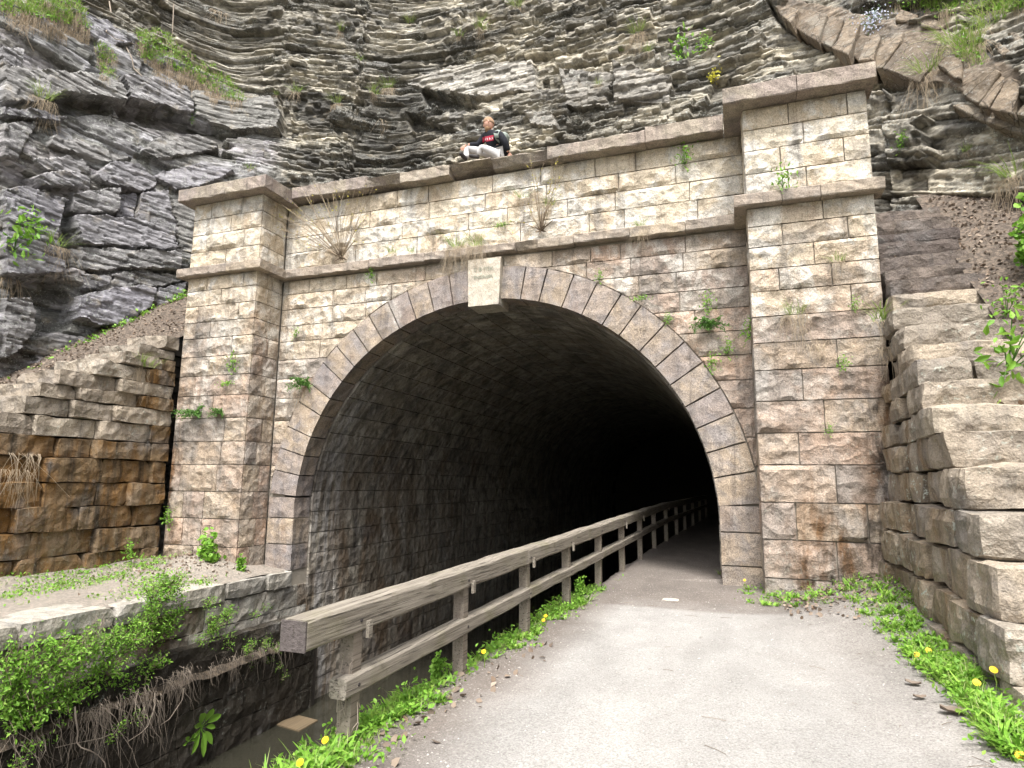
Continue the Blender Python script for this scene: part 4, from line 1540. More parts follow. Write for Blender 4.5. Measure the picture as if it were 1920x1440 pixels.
for n_, (poly, hgt) in enumerate(BLK_R):
    if n_ in (15, 16, 18):
        continue
    hits = [on_cliff(u, v_) for u, v_ in poly]
    pts = np.array([h[0] for h in hits if h[0] is not None])
    if len(pts) < 3:
        continue
    c = pts.mean(0)
    # mean facing of the rock there, with the slab's own tilt
    nm = np.array([-.42, -.80, .42]) + rgs.normal(0, .10, 3)
    nm /= np.linalg.norm(nm)
    c = c + nm * (.06 + .35 * (hgt - .14))
    P3 = []
    for u, v_ in poly:
        d = ray(u, v_)
        P3.append(CC + d * (((c - CC) @ nm) / (d @ nm)))
    bm = bmesh.new()
    vs_ = [bm.verts.new(p) for p in P3]
    fc = bm.faces.new(vs_)
    ex = bmesh.ops.extrude_face_region(bm, geom=[fc])
    for e in ex['geom']:
        if isinstance(e, bmesh.types.BMVert):
            e.co -= Vector(nm * .55)
    bmesh.ops.recalc_face_normals(bm, faces=bm.faces)
    bmesh.ops.bevel(bm, geom=bm.edges[:], offset=.018, segments=1, affect='EDGES')
    bmesh.ops.triangulate(bm, faces=bm.faces[:])
    bmesh.ops.subdivide_edges(bm, edges=[e for e in bm.edges if e.calc_length() > .12], cuts=2, use_grid_fill=True)
    bmesh.ops.triangulate(bm, faces=bm.faces[:])
    co = np.array([v_.co[:] for v_ in bm.verts])
    dn = fbm(co * 2.2, 3, 301) * .08 + fbm(co * 7, 2, 302) * .035
    for v_, d_ in zip(bm.verts, dn):
        v_.co += Vector(nm * d_)
    me = bpy.data.meshes.new('rock_slab')
    bm.to_mesh(me)
    bm.free()
    me.materials.append(M['slab'])
    link('rock_slab', me, cliff)

# ------------------------------------------------------------------ railing
def rail_rise(y):
    return .02 * np.clip(y + 7.9, 0, 14)


rail = thing('wooden_railing', 'weathered two-rail timber railing between the canal and the gravel path', 'railing', (fence_x(-7.5), -7.5, 0))
post_y = [-7.41, -5.88, -4.34, -2.80, -1.09, .70, 2.53, 4.4, 6.4, 8.6, 10.8, 13.4, 16.2, 19.4]


def beam(name, mat, y0, y1, cx, half, z0, z1, wob, n=8, chamfer=.012, parent=rail):
    SEED[0] += 1
    rg = np.random.default_rng(SEED[0])
    V = []
    ys = np.linspace(y0, y1, n + 1)
    for j, y in enumerate(ys):
        x = fence_x(y) + cx
        dz = rail_rise(y)
        c = chamfer * rg.uniform(.6, 1.5)
        e = rg.normal(0, wob, 4)
        for (a, b) in ((-half + c, z0), (half - c, z0), (half, z0 + c), (half, z1 - c), (half - c, z1), (-half + c, z1), (-half, z1 - c), (-half, z0 + c)):
            V.append((x + a + e[0] * .5 + rg.normal(0, wob * .4), y, dz + b + (e[1] if b > (z0 + z1) / 2 else e[2] * .6) + rg.normal(0, wob * .4)))
    F = []
    for j in range(n):
        for k in range(8):
            F.append((j * 8 + k, j * 8 + (k + 1) % 8, (j + 1) * 8 + (k + 1) % 8, (j + 1) * 8 + k))
    F.append(tuple(range(7, -1, -1)))
    F.append(tuple(n * 8 + k for k in range(8)))
    return obj(name, V, [q[::-1] for q in F], mat, parent)


for i, y in enumerate(post_y):
    dz = float(rail_rise(y))
    b = MB()
    lean = random.uniform(-.012, .012)
    x = fence_x(y)
    V = []
    for z in (-.5, 0, .3, .62):
        o = lean * z + random.uniform(-.003, .003)
        for (a, c) in ((-.046, -.046), (.046, -.046), (.046, .046), (-.046, .046)):
            V.append((x + a + o, y + c, dz * (z > 0) + z + (.02 if z > .6 else 0)))
    F = [(4 * k + q, 4 * k + (q + 1) % 4, 4 * k + 4 + (q + 1) % 4, 4 * k + 4 + q) for k in range(3) for q in range(4)] + [(3, 2, 1, 0), (12, 13, 14, 15)]
    po = obj('post', V, F, M['post'], rail)
    if i < 6:
        for zz_ in (.335, .70):
            bb = MB()
            xo = x + (.070 if zz_ < .5 else .068)
            bb.add(*tube_vf([(xo - .004, y - .01, dz + zz_), (xo + .006, y - .01, dz + zz_)], .011, 7))
            bb.build('bolt', M['shoe'], po)
    if i in (0, 1, 2, 3, 5, 6, 8):
        v, f = box_vf(x + .071, x + .094, y + .04, y + .08, dz + .59, dz + .69)
        obj('cleat', v, f, M['rail'], rail)
TOP = [-7.92, -4.42, -1.15, 4.45, 10.85, 19.6]
for k, (a, c) in enumerate(zip(TOP[:-1], TOP[1:])):
    top_o = beam('top_rail', M['rail'], a + .004, c - .004, -.015, .083, .635, .80 if k % 2 == 0 else .793, .0035, n=14, chamfer=.016)
x = fence_x(-7.92) - .015
v, f = box_vf(x - .081, x + .081, -7.932, -7.9205, .638, .797)
obj('end_grain', v, f, M['rail_end'], rail)
MID = [-7.55, -4.36, -1.1, 4.4, 10.8, 19.5]
for k, (a, c) in enumerate(zip(MID[:-1], MID[1:])):
    beam('mid_rail', M['rail'], a + .004, c - .004, .012 + .004 * (k % 2), .058, .285, .395, .003, n=12, chamfer=.010)

# ------------------------------------------------------------------ plants: shapes


def blades(rg, n, h, spread, w, lean=.5, droop=.0, base=(0, 0, 0), out=(0, 0, 0), hmin=.45):
    """n grass blades from round a base point"""
    az = rg.uniform(0, 2 * np.pi, n)
    r = spread * np.sqrt(rg.uniform(0, 1, n))
    B = np.stack([r * np.cos(az), r * np.sin(az), np.zeros(n)], -1) + np.asarray(base)
    az2 = az + rg.normal(0, .7, n)
    L = h * rg.uniform(hmin, 1, n)
    le = lean * rg.uniform(.2, 1.2, n)
    D = np.stack([np.cos(az2), np.sin(az2), np.zeros(n)], -1) * le[:, None] + np.asarray(out)
    S = np.stack([-np.sin(az2), np.cos(az2), np.zeros(n)], -1)
    ts = np.array([0, .4, .75, 1.0])
    ws = np.array([.8, 1.0, .6, .08])
    V = np.zeros((n, 8, 3))
    for k, (t, ww) in enumerate(zip(ts, ws)):
        P = B + D * (L * t ** 1.5)[:, None] + np.array([0, 0, 1.]) * (L * (t - (droop * rg.uniform(.4, 1.1, n)) * t * t * 1.0))[:, None]
        V[:, 2 * k] = P - S * (w * ww / 2)
        V[:, 2 * k + 1] = P + S * (w * ww / 2)
    base_i = np.arange(n)[:, None] * 8
    F = np.concatenate([base_i + np.array([[2 * k, 2 * k + 1, 2 * k + 3, 2 * k + 2]]) for k in range(3)], 0)
    return V.reshape(-1, 3), F


def hanging(rg, n, L, spread, w, base=(0, 0, 0), out=(0, -1, 0), along=(1, 0, 0), wig=.15, lmin=.35):
    """dead grass and roots hanging over an edge"""
    B = np.asarray(base) + np.asarray(along) * (rg.uniform(-1, 1, n) * spread)[:, None]
    ln_ = L * rg.uniform(lmin, 1, n)
    o = np.asarray(out, float)
    a = np.asarray(along, float)
    V = np.zeros((n, 8, 3))
    drift = rg.normal(0, wig, n)
    ou = rg.uniform(.02, .16, n)
    for k, t in enumerate((0, .25, .6, 1.0)):
        P = B + o * (ou * math.sin(min(1, t * 2.2) * 1.4) * (.3 + L * .4))[:, None] + a * (drift * ln_ * t + rg.normal(0, .02 * L, n) * t)[:, None]
        P[:, 2] += .25 * ln_ * .2 * math.sin(min(1, t * 4) * math.pi) - ln_ * t ** 1.25
        ww = w * (1 - .5 * t) / 2
        V[:, 2 * k] = P - a * ww
        V[:, 2 * k + 1] = P + a * ww
    bi = np.arange(n)[:, None] * 8
    F = np.concatenate([bi + np.array([[2 * k, 2 * k + 1, 2 * k + 3, 2 * k + 2]]) for k in range(3)], 0)
    return V.reshape(-1, 3), F


def leaves(rg, C, size, aspect=.55, up=.5, face=(0, -.6, .5), smin=.6):
    """one folded leaf per centre C"""
    C = np.asarray(C, float)
    n = len(C)
    ax = rg.normal(0, 1, (n, 3)) + np.array([0, 0, up * .6])
    ax /= np.linalg.norm(ax, axis=1)[:, None]
    nr = rg.normal(0, .75, (n, 3)) + np.asarray(face)
    sd_ = np.cross(ax, nr)
    sd_ /= np.linalg.norm(sd_, axis=1)[:, None] + 1e-9
    nn = np.cross(sd_, ax)
    s_ = size * rg.uniform(smin, 1.2, n)
    V = np.zeros((n, 6, 3))
    a, b = ax * s_[:, None], sd_ * (s_ * aspect * .5)[:, None]
    fold = nn * (s_ * .12)[:, None]
    V[:, 0] = C - a * .5
    V[:, 1] = C - a * .08 + b + fold
    V[:, 2] = C + a * .28 + b * .7 + fold * .6
    V[:, 3] = C + a * .55
    V[:, 4] = C + a * .28 - b * .7 + fold * .6
    V[:, 5] = C - a * .08 - b + fold
    bi = np.arange(n)[:, None] * 6
    F = np.concatenate([bi + np.array([[0, 1, 2, 3]]), bi + np.array([[0, 3, 4, 5]])], 0)
    return V.reshape(-1, 3), F


def cat(parts):
    V, F, n = [], [], 0
    for v, f in parts:
        V.append(v)
        F.append(np.asarray(f) + n)
        n += len(v)
    return np.concatenate(V), np.concatenate(F)


# ------------------------------------------------------------------ tufts on the portal and the wings
GT = 'small plants rooted in the stonework'
TUFTS = {}


def tuft_mesh(kind, seed):
    key_ = (kind, seed)
    if key_ in TUFTS:
        return TUFTS[key_]
    rg = np.random.default_rng(seed * 13 + len(kind))
    if kind == 'grass':
        g = blades(rg, 60, .22, .09, .006, 1.0, .5, out=(0, -.3, 0), hmin=.25)
        d = hanging(rg, 26, .28, .09, .004, wig=.4, lmin=.1)
        r = [('blades', make_mesh('blades', *g, M['grass'])), ('dead_blades', make_mesh('dead_blades', *d, M['dry']))]
    elif kind == 'long':
        g = blades(rg, 80, .32, .12, .006, 1.05, .6, out=(0, -.35, 0), hmin=.25)
        d = hanging(rg, 75, .62, .17, .004, wig=.35, lmin=.08)
        r = [('blades', make_mesh('blades', *g, M['grass'])), ('dead_blades', make_mesh('dead_blades', *d, M['dry']))]
    elif kind == 'herb':
        c = rg.normal(0, 1, (70, 3)) * np.array([.08, .045, .10]) + np.array([0, -.07, .10])
        l = leaves(rg, c, .062, .42, .6)
        b = MB()
        for k in range(7):
            e = c[rg.integers(0, 70)]
            b.add(*tube_vf([(0, 0, 0), e * .5 + np.array([0, -.02, .02]), e], [.004, .003, .002], 4))
        r = [('foliage', make_mesh('foliage', *l, M['leaf'])), ('stem', b.mesh('stem', M['leaf_dark']))]
    elif kind == 'fern':
        P = []
        b = MB()
        for k in range(13):
            a = rg.uniform(-1.2, 1.2)
            L = rg.uniform(.16, .32)
            d = np.array([math.sin(a), -.55, rg.uniform(.1, .9)])
            pts = [d * L * t + np.array([0, 0, -.55 * L * t * t]) for t in np.linspace(0, 1, 9)]
            b.add(*tube_vf(pts, .003, 4))
            for p in pts[1:]:
                for q in range(4):
                    P.append(p + rg.normal(0, .016, 3))
        l = leaves(rg, P, .05, .34, .2)
        r = [('foliage', make_mesh('foliage', *l, M['leaf_dark'])), ('stem', b.mesh('stem', M['leaf_dark']))]
    elif kind == 'moss':
        c = rg.normal(0, 1, (90, 3)) * np.array([.10, .03, .022]) + np.array([0, -.03, .02])
        r = [('foliage', make_mesh('foliage', *leaves(rg, c, .03, .7, .3), M['bud'] if seed % 2 else M['leaf'])), ('dead_blades', make_mesh('dead_blades', *hanging(rg, 14, .18, .08, .004), M['root']))]
    elif kind == 'wisps':
        r = [('dead_blades', make_mesh('dead_blades', *hanging(rg, 26, .45, .12, .004, wig=.4), M['dry']))]
    elif kind == 'tall':
        P = []
        b = MB()
        for k in range(9):
            x, y = rg.normal(0, .09), rg.normal(0, .05)
            L = rg.uniform(.35, .78)
            pts = [np.array([x + .08 * t * rg.normal(), y - .05 * t, L * t]) for t in np.linspace(0, 1, 6)]
            b.add(*tube_vf(pts, .005, 4))
            for p in pts[1:]:
                for q in range(9):
                    P.append(p + rg.normal(0, .045, 3))
        r = [('foliage', make_mesh('foliage', *leaves(rg, P, .095, .85, .1, (0, -.6, .7)), M['leaf'])), ('stem', b.mesh('stem', M['leaf_dark']))]
    TUFTS[key_] = r
    return r


def plant(name, kind, loc, label, cat_, scale=1.0, seed=0, group=None, rz=0.0):
    t = thing(name, label, cat_, tuple(loc), group)
    t.scale = (scale, scale, scale)
    t.rotation_euler = (0, 0, rz)
    for nm, me in tuft_mesh(kind, seed):
        o = bpy.data.objects.new(nm, me)
        COL.objects.link(o)
        o.parent = t
    return t


W0, W1 = -.03, YP - .03
PLANTS = [
    ('leafy_plant', 'fern', 370, 775, W1, 1.25, 'fern-leaved green plant low on the left pilaster, nearest its outer edge', 'plant'),
    ('leafy_plant', 'fern', 414, 775, W1, .85, 'smaller dark leafy plant in the middle of the left pilaster', 'plant'),
    ('creeping_plant', 'herb', 438, 692, W1, .9, 'creeping green plant clinging to the left pilaster above the two leafy plants', 'plant'),
    ('creeping_plant', 'moss', 425, 722, W1, 1.1, 'thin trailing green plant on the left pilaster just below a creeping one', 'plant'),
    ('leafy_plant', 'fern', 573, 722, W0, 1.25, 'green leafy plant beside the left haunch of the arch ring', 'plant'),
    ('grass_wisp', 'wisps', 560, 735, W0, 1.2, 'dry straw hanging beside the left haunch of the arch', 'dry grass'),
    ('leafy_plant', 'herb', 556, 630, W0, .6, 'faint green sprig in the wall between left pilaster and arch', 'plant'),
    ('leafy_plant', 'herb', 698, 522, W0, .7, 'small green sprig right under the string course left of the keystone', 'plant'),
    ('grass_tuft', 'grass', 735, 474, -.12, .8, 'low green grass on the string course right of the bare shrub', 'grass'),
    ('grass_tuft', 'grass', 770, 472, -.12, .75, 'low green grass on the string course midway between bare shrub and keystone', 'grass'),
    ('grass_tuft', 'long', 855, 462, -.14, 1.1, 'dense grass tuft with dead blades hanging over the string course by the keystone', 'grass'),
    ('grass_tuft', 'long', 892, 460, -.16, .95, 'thick curtain of dead grass hanging right above the keystone', 'grass'),
    ('moss_clump', 'moss', 940, 424, W0, .9, 'mossy clump in a parapet joint above the keystone', 'moss'),
    ('grass_tuft', 'long', 980, 372, W0, .7, 'grass tuft with hanging straw high on the parapet, left of a greener tuft', 'grass'),
    ('grass_tuft', 'grass', 1030, 385, W0, .9, 'greener grass tuft high on the parapet beside the thin budding shrub', 'grass'),
    ('grass_tuft', 'long', 1200, 425, -.12, .65, 'grass tuft drooping over the right part of the string course', 'grass'),
    ('leafy_plant', 'herb', 1285, 308, W0, 1.0, 'bright green plant under the coping on the right part of the parapet', 'plant'),
    ('leafy_plant', 'herb', 1468, 352, W1 - .08, 1.0, 'green and reddish plant on the string course of the right pilaster', 'plant'),
    ('grass_tuft', 'grass', 1570, 490, W1, 1.0, 'pale grass tuft in a joint near the right edge of the right pilaster', 'grass'),
    ('leafy_plant', 'herb', 1125, 525, W0, .55, 'small green sprig on the upper right of the arch ring', 'plant'),
    ('moss_clump', 'moss', 1200, 562, W0, .9, 'mossy line along the right shoulder of the arch ring', 'moss'),
    ('leafy_plant', 'herb', 1252, 605, W0, .55, 'tiny green sprig further down the right shoulder of the arch', 'plant'),
    ('leafy_plant', 'fern', 1330, 612, W0, 1.15, 'tall green plant in the spandrel left of the right pilaster', 'plant'),
    ('leafy_plant', 'herb', 1326, 580, W0, .8, 'upright green sprig just above the tall spandrel plant', 'plant'),
    ('leafy_plant', 'herb', 1405, 632, -.4, .9, 'green plant in the corner between the wall and the right pilaster', 'plant'),
    ('leafy_plant', 'herb', 1365, 663, W0, .75, 'bright sprig below the tall spandrel plant', 'plant'),
    ('leafy_plant', 'herb', 1335, 692, W0, .75, 'small leafy plant at the outer edge of the right arch haunch', 'plant'),
    ('grass_tuft', 'long', 1490, 590, W1, .95, 'grass tuft with long dead blades in the middle of the right pilaster', 'grass'),
    ('grass_wisp', 'wisps', 1530, 645, W1, 1.0, 'dry straw spreading along a joint of the right pilaster', 'dry grass'),
    ('leafy_plant', 'herb', 1602, 578, W1, .5, 'tiny sprig in a vertical joint of the right pilaster', 'plant'),
    ('leafy_plant', 'herb', 1580, 690, W1, .6, 'small green sprig below the straw on the right pilaster', 'plant'),
    ('leafy_plant', 'herb', 1555, 812, W1, .4, 'tiniest sprig low on the right pilaster', 'plant'),
    ('grass_tuft', 'grass', 1660, 600, W1 - .15, 1.6, 'long bright grass between the right pilaster and the stone stairs', 'grass'),
    ('grass_wisp', 'wisps', 1665, 650, W1 - .3, 1.1, 'dead roots hanging between the right pilaster and the stone stairs', 'dry grass'),
    ('leafy_plant', 'herb', 320, 980, W1 - .05, .9, 'small green plant at the foot of the left pilaster by the rusty wall', 'plant'),
]
for i, (nm, kd, u, v_, yy, sc_, lb, ct) in enumerate(PLANTS):
    plant(nm, kd, at(u, v_, 1, yy), lb, ct, sc_ * 1.1, i % 3)
LW = lambda u, v_: at(u, v_, 0, -6.95)
plant('grass_tuft', 'long', LW(265, 690) + np.array([.1, 0, 0]), 'grass tuft with long dead roots hanging on the rusty left wing wall', 'grass', 1.5, 1, rz=rad(90))
plant('grass_wisp', 'wisps', LW(40, 850) + np.array([.1, 0, 0]), 'dead grass hanging over the pale stones of the left wing wall', 'dry grass', 2.2, 1, rz=rad(90))
plant('grass_wisp', 'wisps', LW(15, 880) + np.array([.15, 0, 0]), 'dead grass hanging at the near end of the left wing wall', 'dry grass', 1.8, 2, rz=rad(90))
plant('garlic_mustard', 'tall', at(392, 1078, 1, -1.1), 'tall round-leaved green plant standing against the left pilaster', 'plant', 1.0, 0)
plant('leafy_plant', 'tall', at(452, 1075, 1, -1.0), 'low green weeds at the inner corner of the left pilaster', 'plant', .45, 1)
plant('leafy_plant', 'herb', at(250, 1045, 0, -6.6), 'seedling standing on the berm in front of the rusty wall', 'plant', 1.1, 1)
plant('leafy_plant', 'herb', at(270, 1070, 0, -6.2), 'second seedling on the berm, nearer the canal', 'plant', .9, 2)
plant('leafy_plant', 'herb', at(1890, 695, 1, -3.0), 'green weeds growing on a step of the right stone stairs', 'plant', 2.2, 0)
plant('leafy_plant', 'herb', at(1888, 590, 1, -1.8), 'sprig beside the right end of the pale stair stones', 'plant', 1.3, 1)
plant('leafy_plant', 'tall', at(1905, 500, 1, -1.4) + np.array([.15, 0, 0]), 'bright green bushy weed on the leafy bank right of the stairs', 'plant', .9, 2)
plant('leafy_plant', 'tall', at(1930, 480, 1, -1.2) + np.array([.15, 0, 0]), 'second bushy weed on the right bank at the frame edge', 'plant', 1.0, 0)

# bare shrubs on the string course


def bare_shrub(base, tips, label, bud_n, seed):
    rg = np.random.default_rng(seed)
    t = thing('bare_shrub', label, 'shrub', tuple(base))
    b, st, P = MB(), MB(), []
    base = np.asarray(base)
    for tip in tips:
        tip = np.asarray(tip)
        mid = (base + tip) / 2 + rg.normal(0, .05, 3) + np.array([0, -.06, .04])
        pts = [base + rg.normal(0, .012, 3), base * .7 + mid * .3, mid, mid * .45 + tip * .55, tip]
        b.add(*tube_vf(pts, [.012, .008, .0065, .005, .003], 4))
        for q in range(3):
            a = pts[rg.integers(2, 4)]
            e = a + (tip - base) * rg.uniform(.15, .35) + rg.normal(0, .09, 3)
            b.add(*tube_vf([a, (a + e) / 2 + rg.normal(0, .015, 3), e], [.004, .003, .002], 3))
            P += [a + (e - a) * rg.uniform(.2, 1) for _ in range(bud_n)]
        P += [mid + (tip - mid) * rg.uniform(.1, 1) for _ in range(bud_n)]
        e2 = tip + rg.normal(0, .16, 3) * np.array([1, .4, 1])
        b.add(*tube_vf([base + rg.normal(0, .02, 3), mid + rg.normal(0, .06, 3), e2], [.008, .005, .0025], 4))
        P += [mid + (e2 - mid) * rg.uniform(.3, 1) for _ in range(2)]
    b.build('branches', M['dry'], t)
    for k in range(26):
        d = rg.normal(0, 1, 3) * np.array([.08, .04, .10]) + np.array([0, -.04, .06])
        st.add(*tube_vf([base, base + d * .6, base + d], [.018, .012, .005], 4))
    st.build('stump', M['bark'], t)
    v, f = leaves(rg, P, .034, .6, .5)
    obj('buds', v, f, M['bud'], t)
    return t


pt = lambda L, y: [at(u, v_, 1, y) for u, v_ in L]
bare_shrub(at(640, 482, 1, -.14), pt([(545, 375), (512, 398), (500, 362), (520, 430), (545, 440), (575, 370), (597, 352), (622, 350), (648, 352), (672, 372), (700, 350), (692, 400), (600, 380), (560, 405), (690, 440), (580, 460), (655, 372)], -.45),
           'bare spreading shrub with yellow-green buds on the string course by the left pilaster', 3, 1)
bare_shrub(at(1015, 432, 1, -.14), pt([(994, 296), (1003, 318), (1043, 300), (1060, 320), (1030, 350), (955, 415), (990, 380), (1040, 372)], -.3),
           'thin upright shrub with a few yellow buds on the string course right of the keystone', 3, 2)

# ------------------------------------------------------------------ plants on the cliff
rgv = np.random.default_rng(17)


def cliff_thing(name, kind, u, v_, sc_, label, ct='grass', seed=0):
    loc, nor = on_cliff(u, v_)
    if loc is None:
        return
    rz = math.atan2(nor[0], -nor[1]) if np.hypot(nor[0], nor[1]) > .2 else 0
    plant(name, kind, loc + np.array(nor) * .02, label, ct, sc_, seed, None, rz)


CL = [
    ('grass_tuft', 'grass', 555, 172, 1.6, 'grass tuft on the dark rock right of the big grey slab'),
    ('grass_tuft', 'grass', 518, 178, .8, 'small dark tuft at the lower end of the grassy ledge'),
    ('grass_tuft', 'long', 630, 195, 1.1, 'tuft with hanging straw on the cliff above the left end of the parapet'),
    ('grass_tuft', 'grass', 673, 112, 1.0, 'small green tuft on the shale high above the left parapet'),
    ('grass_tuft', 'long', 700, 175, 1.1, 'tuft with long straw, left one of a pair on the cliff above the parapet'),
    ('grass_tuft', 'long', 728, 165, 1.1, 'tuft with long straw, right one of a pair on the cliff above the parapet'),
    ('grass_wisp', 'wisps', 722, 225, 1.5, 'long dead grass hanging on the dark shale left of the seated person'),
    ('grass_tuft', 'long', 900, 55, 1.3, 'green tuft with straw high on the cliff above the seated person'),
    ('grass_tuft', 'grass', 862, 68, 1.2, 'bright green tuft high on the cliff, up and left of the person'),
    ('grass_tuft', 'long', 970, 15, 1.3, 'dry tuft at the top of the cliff above the person'),
    ('grass_tuft', 'grass', 1122, 160, .9, 'small tuft on the pale rock face right of the person'),
    ('grass_tuft', 'long', 1195, 62, 1.2, 'green tuft high on the blocky ledge right of centre'),
    ('grass_tuft', 'grass', 1165, 98, .9, 'small bright tuft below the blocky ledge'),
    ('grass_tuft', 'grass', 1215, 98, 1.1, 'green tuft below the blocky ledge, further right'),
    ('leafy_plant', 'herb', 1282, 108, 2.2, 'bright green leafy clump on the cliff left of the right pilaster', 'plant'),
    ('leafy_plant', 'herb', 1318, 92, 1.4, 'smaller green clump above the mossy one by the right pilaster', 'plant'),
    ('moss_clump', 'moss', 1345, 148, 2.4, 'yellowish moss on the wet black rock beside the right pilaster', 'moss'),
    ('grass_wisp', 'wisps', 1395, 12, 1.3, 'dead grass hanging at the top of the cliff above the right pilaster'),
    ('grass_tuft', 'long', 1860, 48, 1.8, 'bright green tuft on the brown rock near the upper right corner'),
    ('grass_tuft', 'long', 1790, 80, 1.6, 'green tuft with dead grass above the big brown slabs, left of a leafier one'),
    ('grass_tuft', 'long', 1820, 95, 1.7, 'leafier green tuft hanging between the brown slabs'),
    ('grass_tuft', 'long', 1740, 140, 1.5, 'dead grass hanging over the lower edge of the brown slabs'),
    ('grass_tuft', 'long', 1905, 330, 1.6, 'grass tuft with straw on the grey rock at the right edge'),
    ('grass_tuft', 'grass', 1690, 150, .8, 'small tuft in the shade just right of the right coping'),
    ('leafy_plant', 'herb', 1695, 272, .9, 'small green sprig on the dark rock right of the right pilaster', 'plant'),
    ('grass_tuft', 'grass', 1815, 285, .7, 'tiny tuft on the grey lichened rock right of the stairs'),
    ('leafy_plant', 'herb', 25, 470, 2.6, 'light green leafy bush on the grey cliff at the left edge', 'plant'),
    ('leafy_plant', 'herb', 50, 440, 1.8, 'upper sprays of light green leaves on the left cliff', 'plant'),
    ('grass_tuft', 'long', 105, 460, 1.5, 'dry tuft hanging in the upright cleft of the left cliff'),
    ('grass_wisp', 'wisps', 10, 520, 2.0, 'dead grass hanging at the left edge below the light green bush'),
    ('grass_tuft', 'long', 80, 185, 1.4, 'dry tuft on the grey ledge in the upper left cliff'),
    ('leafy_plant', 'herb', 362, 225, .8, 'little green sprig under the grey overhanging slab', 'plant'),
    ('grass_tuft', 'grass', 470, 318, .9, 'dark tuft on the rock just above the left pilaster coping'),
    ('grass_tuft', 'long', 770, 45, 1.0, 'straw tuft on the upper shale left of centre'),
    ('grass_tuft', 'long', 640, 60, 1.0, 'straw tuft on the upper shale nearest the grassy ledge'),
    ('grass_wisp', 'wisps', 410, 20, 2.0, 'dead grass hanging from the rim above the grassy ledge'),
]
for i, r in enumerate(CL):
    cliff_thing(r[0], r[1], r[2], r[3], r[4] * 1.0, r[5], r[6] if len(r) > 6 else 'grass', i % 3)


def in_poly(u, v_, poly):
    c = False
    for a in range(len(poly)):
        x1, y1 = poly[a]
        x2, y2 = poly[(a + 1) % len(poly)]
        if (y1 > v_) != (y2 > v_) and u < (x2 - x1) * (v_ - y1) / (y2 - y1) + x1:
            c = not c
    return c


def cliff_sward(poly, n, h, name, mat, hang=0, hang_mat=None, leaf=0):
    us = [p[0] for p in poly]
    vs = [p[1] for p in poly]
    G, H, Lc = [], [], []
    k = 0
    while k < n:
        u, v_ = rgv.uniform(min(us), max(us)), rgv.uniform(min(vs), max(vs))
        if not in_poly(u, v_, poly):
            continue
        k += 1
        loc, nor = on_cliff(u, v_)
        if loc is None:
            continue
        G.append(blades(rgv, 9, h, .07, .009, .7, .3, base=loc, out=nor * .35))
        if leaf:
            Lc += list(loc + nor * .04 + rgv.normal(0, .05, (leaf, 3)))
        if rgv.uniform() < hang:
            a = np.cross(nor, (0, 0, 1))
            H.append(hanging(rgv, 12, h * 2.6, .09, .006, base=loc, out=nor, along=a / (np.linalg.norm(a) + 1e-6)))
    v, f = cat(G)
    obj(name, v, f, mat, kind='stuff')
    if H:
        v, f = cat(H)
        obj('dead_grass', v, f, hang_mat, kind='stuff')
    if Lc:
        v, f = leaves(rgv, Lc, .06, .6, .4)
        obj('ground_cover', v, f, M['leaf'], kind='stuff')


cliff_sward([(255, 60), (300, 55), (370, 110), (440, 150), (465, 190), (420, 185), (330, 130), (265, 110)], 330, .16, 'hillside_grass', M['grass'], .5, M['dry'], 5)
cliff_sward([(0, 0), (150, 0), (165, 55), (120, 45), (60, 30), (0, 28)], 240, .2, 'hillside_grass', M['grass'], .6, M['dry'], 3)
cliff_sward([(180, 80), (215, 90), (212, 150), (190, 140)], 60, .13, 'hillside_grass', M['grass'], .3, M['dry'], 2)
cliff_sward([(280, 110), (350, 140), (460, 195), (440, 200), (340, 165), (285, 140)], 110, .12, 'dead_grass', M['dry'], .8, M['dry'])
cliff_sward([(20, 28), (120, 50), (165, 62), (165, 80), (60, 55), (10, 45)], 70, .12, 'dead_grass', M['dry'], .9, M['dry'])
cliff_sward([(1660, 0), (1920, 0), (1920, 20), (1850, 20), (1780, 25), (1680, 12)], 130, .17, 'hillside_grass', M['grass'], .3, M['dry'], 3)
cliff_sward([(1780, 60), (1835, 70), (1850, 130), (1800, 110)], 60, .16, 'hillside_grass', M['grass'], .5, M['dry'], 2)
# blue phlox on the slabs
loc, nor = on_cliff(1645, 42)
if loc is not None:
    t = thing('phlox_clump', 'clump of pale blue flowers hanging from the brown rock slabs', 'flowers', tuple(loc))
    C = loc + nor * .08 + rgv.normal(0, 1, (170, 3)) * np.array([.13, .06, .17])
    v, f = leaves(rgv, C, .045, .9, .1)
    obj('flowers', v, f, M['phlox'], t, kind='stuff')
    v, f = leaves(rgv, C + rgv.normal(0, .03, C.shape) + np.array([0, .04, .02]), .05, .3, .1)
    obj('foliage', v, f, M['leaf_dark'], t)
# bare vines over the upper left rock
for (L, lb) in (([(205, 0), (210, 30), (195, 60), (215, 75), (250, 85)], 'pale bare vine twisting down the rock at the upper left'),
                ([(235, 90), (245, 110), (250, 130), (265, 145)], 'short pale root on the grey slab below the twisting vine'),
                ([(45, 50), (55, 75), (63, 100)], 'thin pale stick leaning on the upper left rock'),
                ([(325, 10), (322, 60), (318, 75), (330, 85)], 'thin bare stem hanging on the brown rock at the upper left')):
    pts = []
    for u, v_ in L:
        loc, nor = on_cliff(u, v_)
        if loc is not None:
            pts.append(loc + nor * .05)
    if len(pts) > 2:
        b = MB()
        b.add(*tube_vf(pts, [.018 - .01 * k / len(pts) for k in range(len(pts))], 5))
        tag(b.build('bare_vine', M['root']), lb, 'vine')

# ------------------------------------------------------------------ the berm: shrubs, hanging vines, ground cover


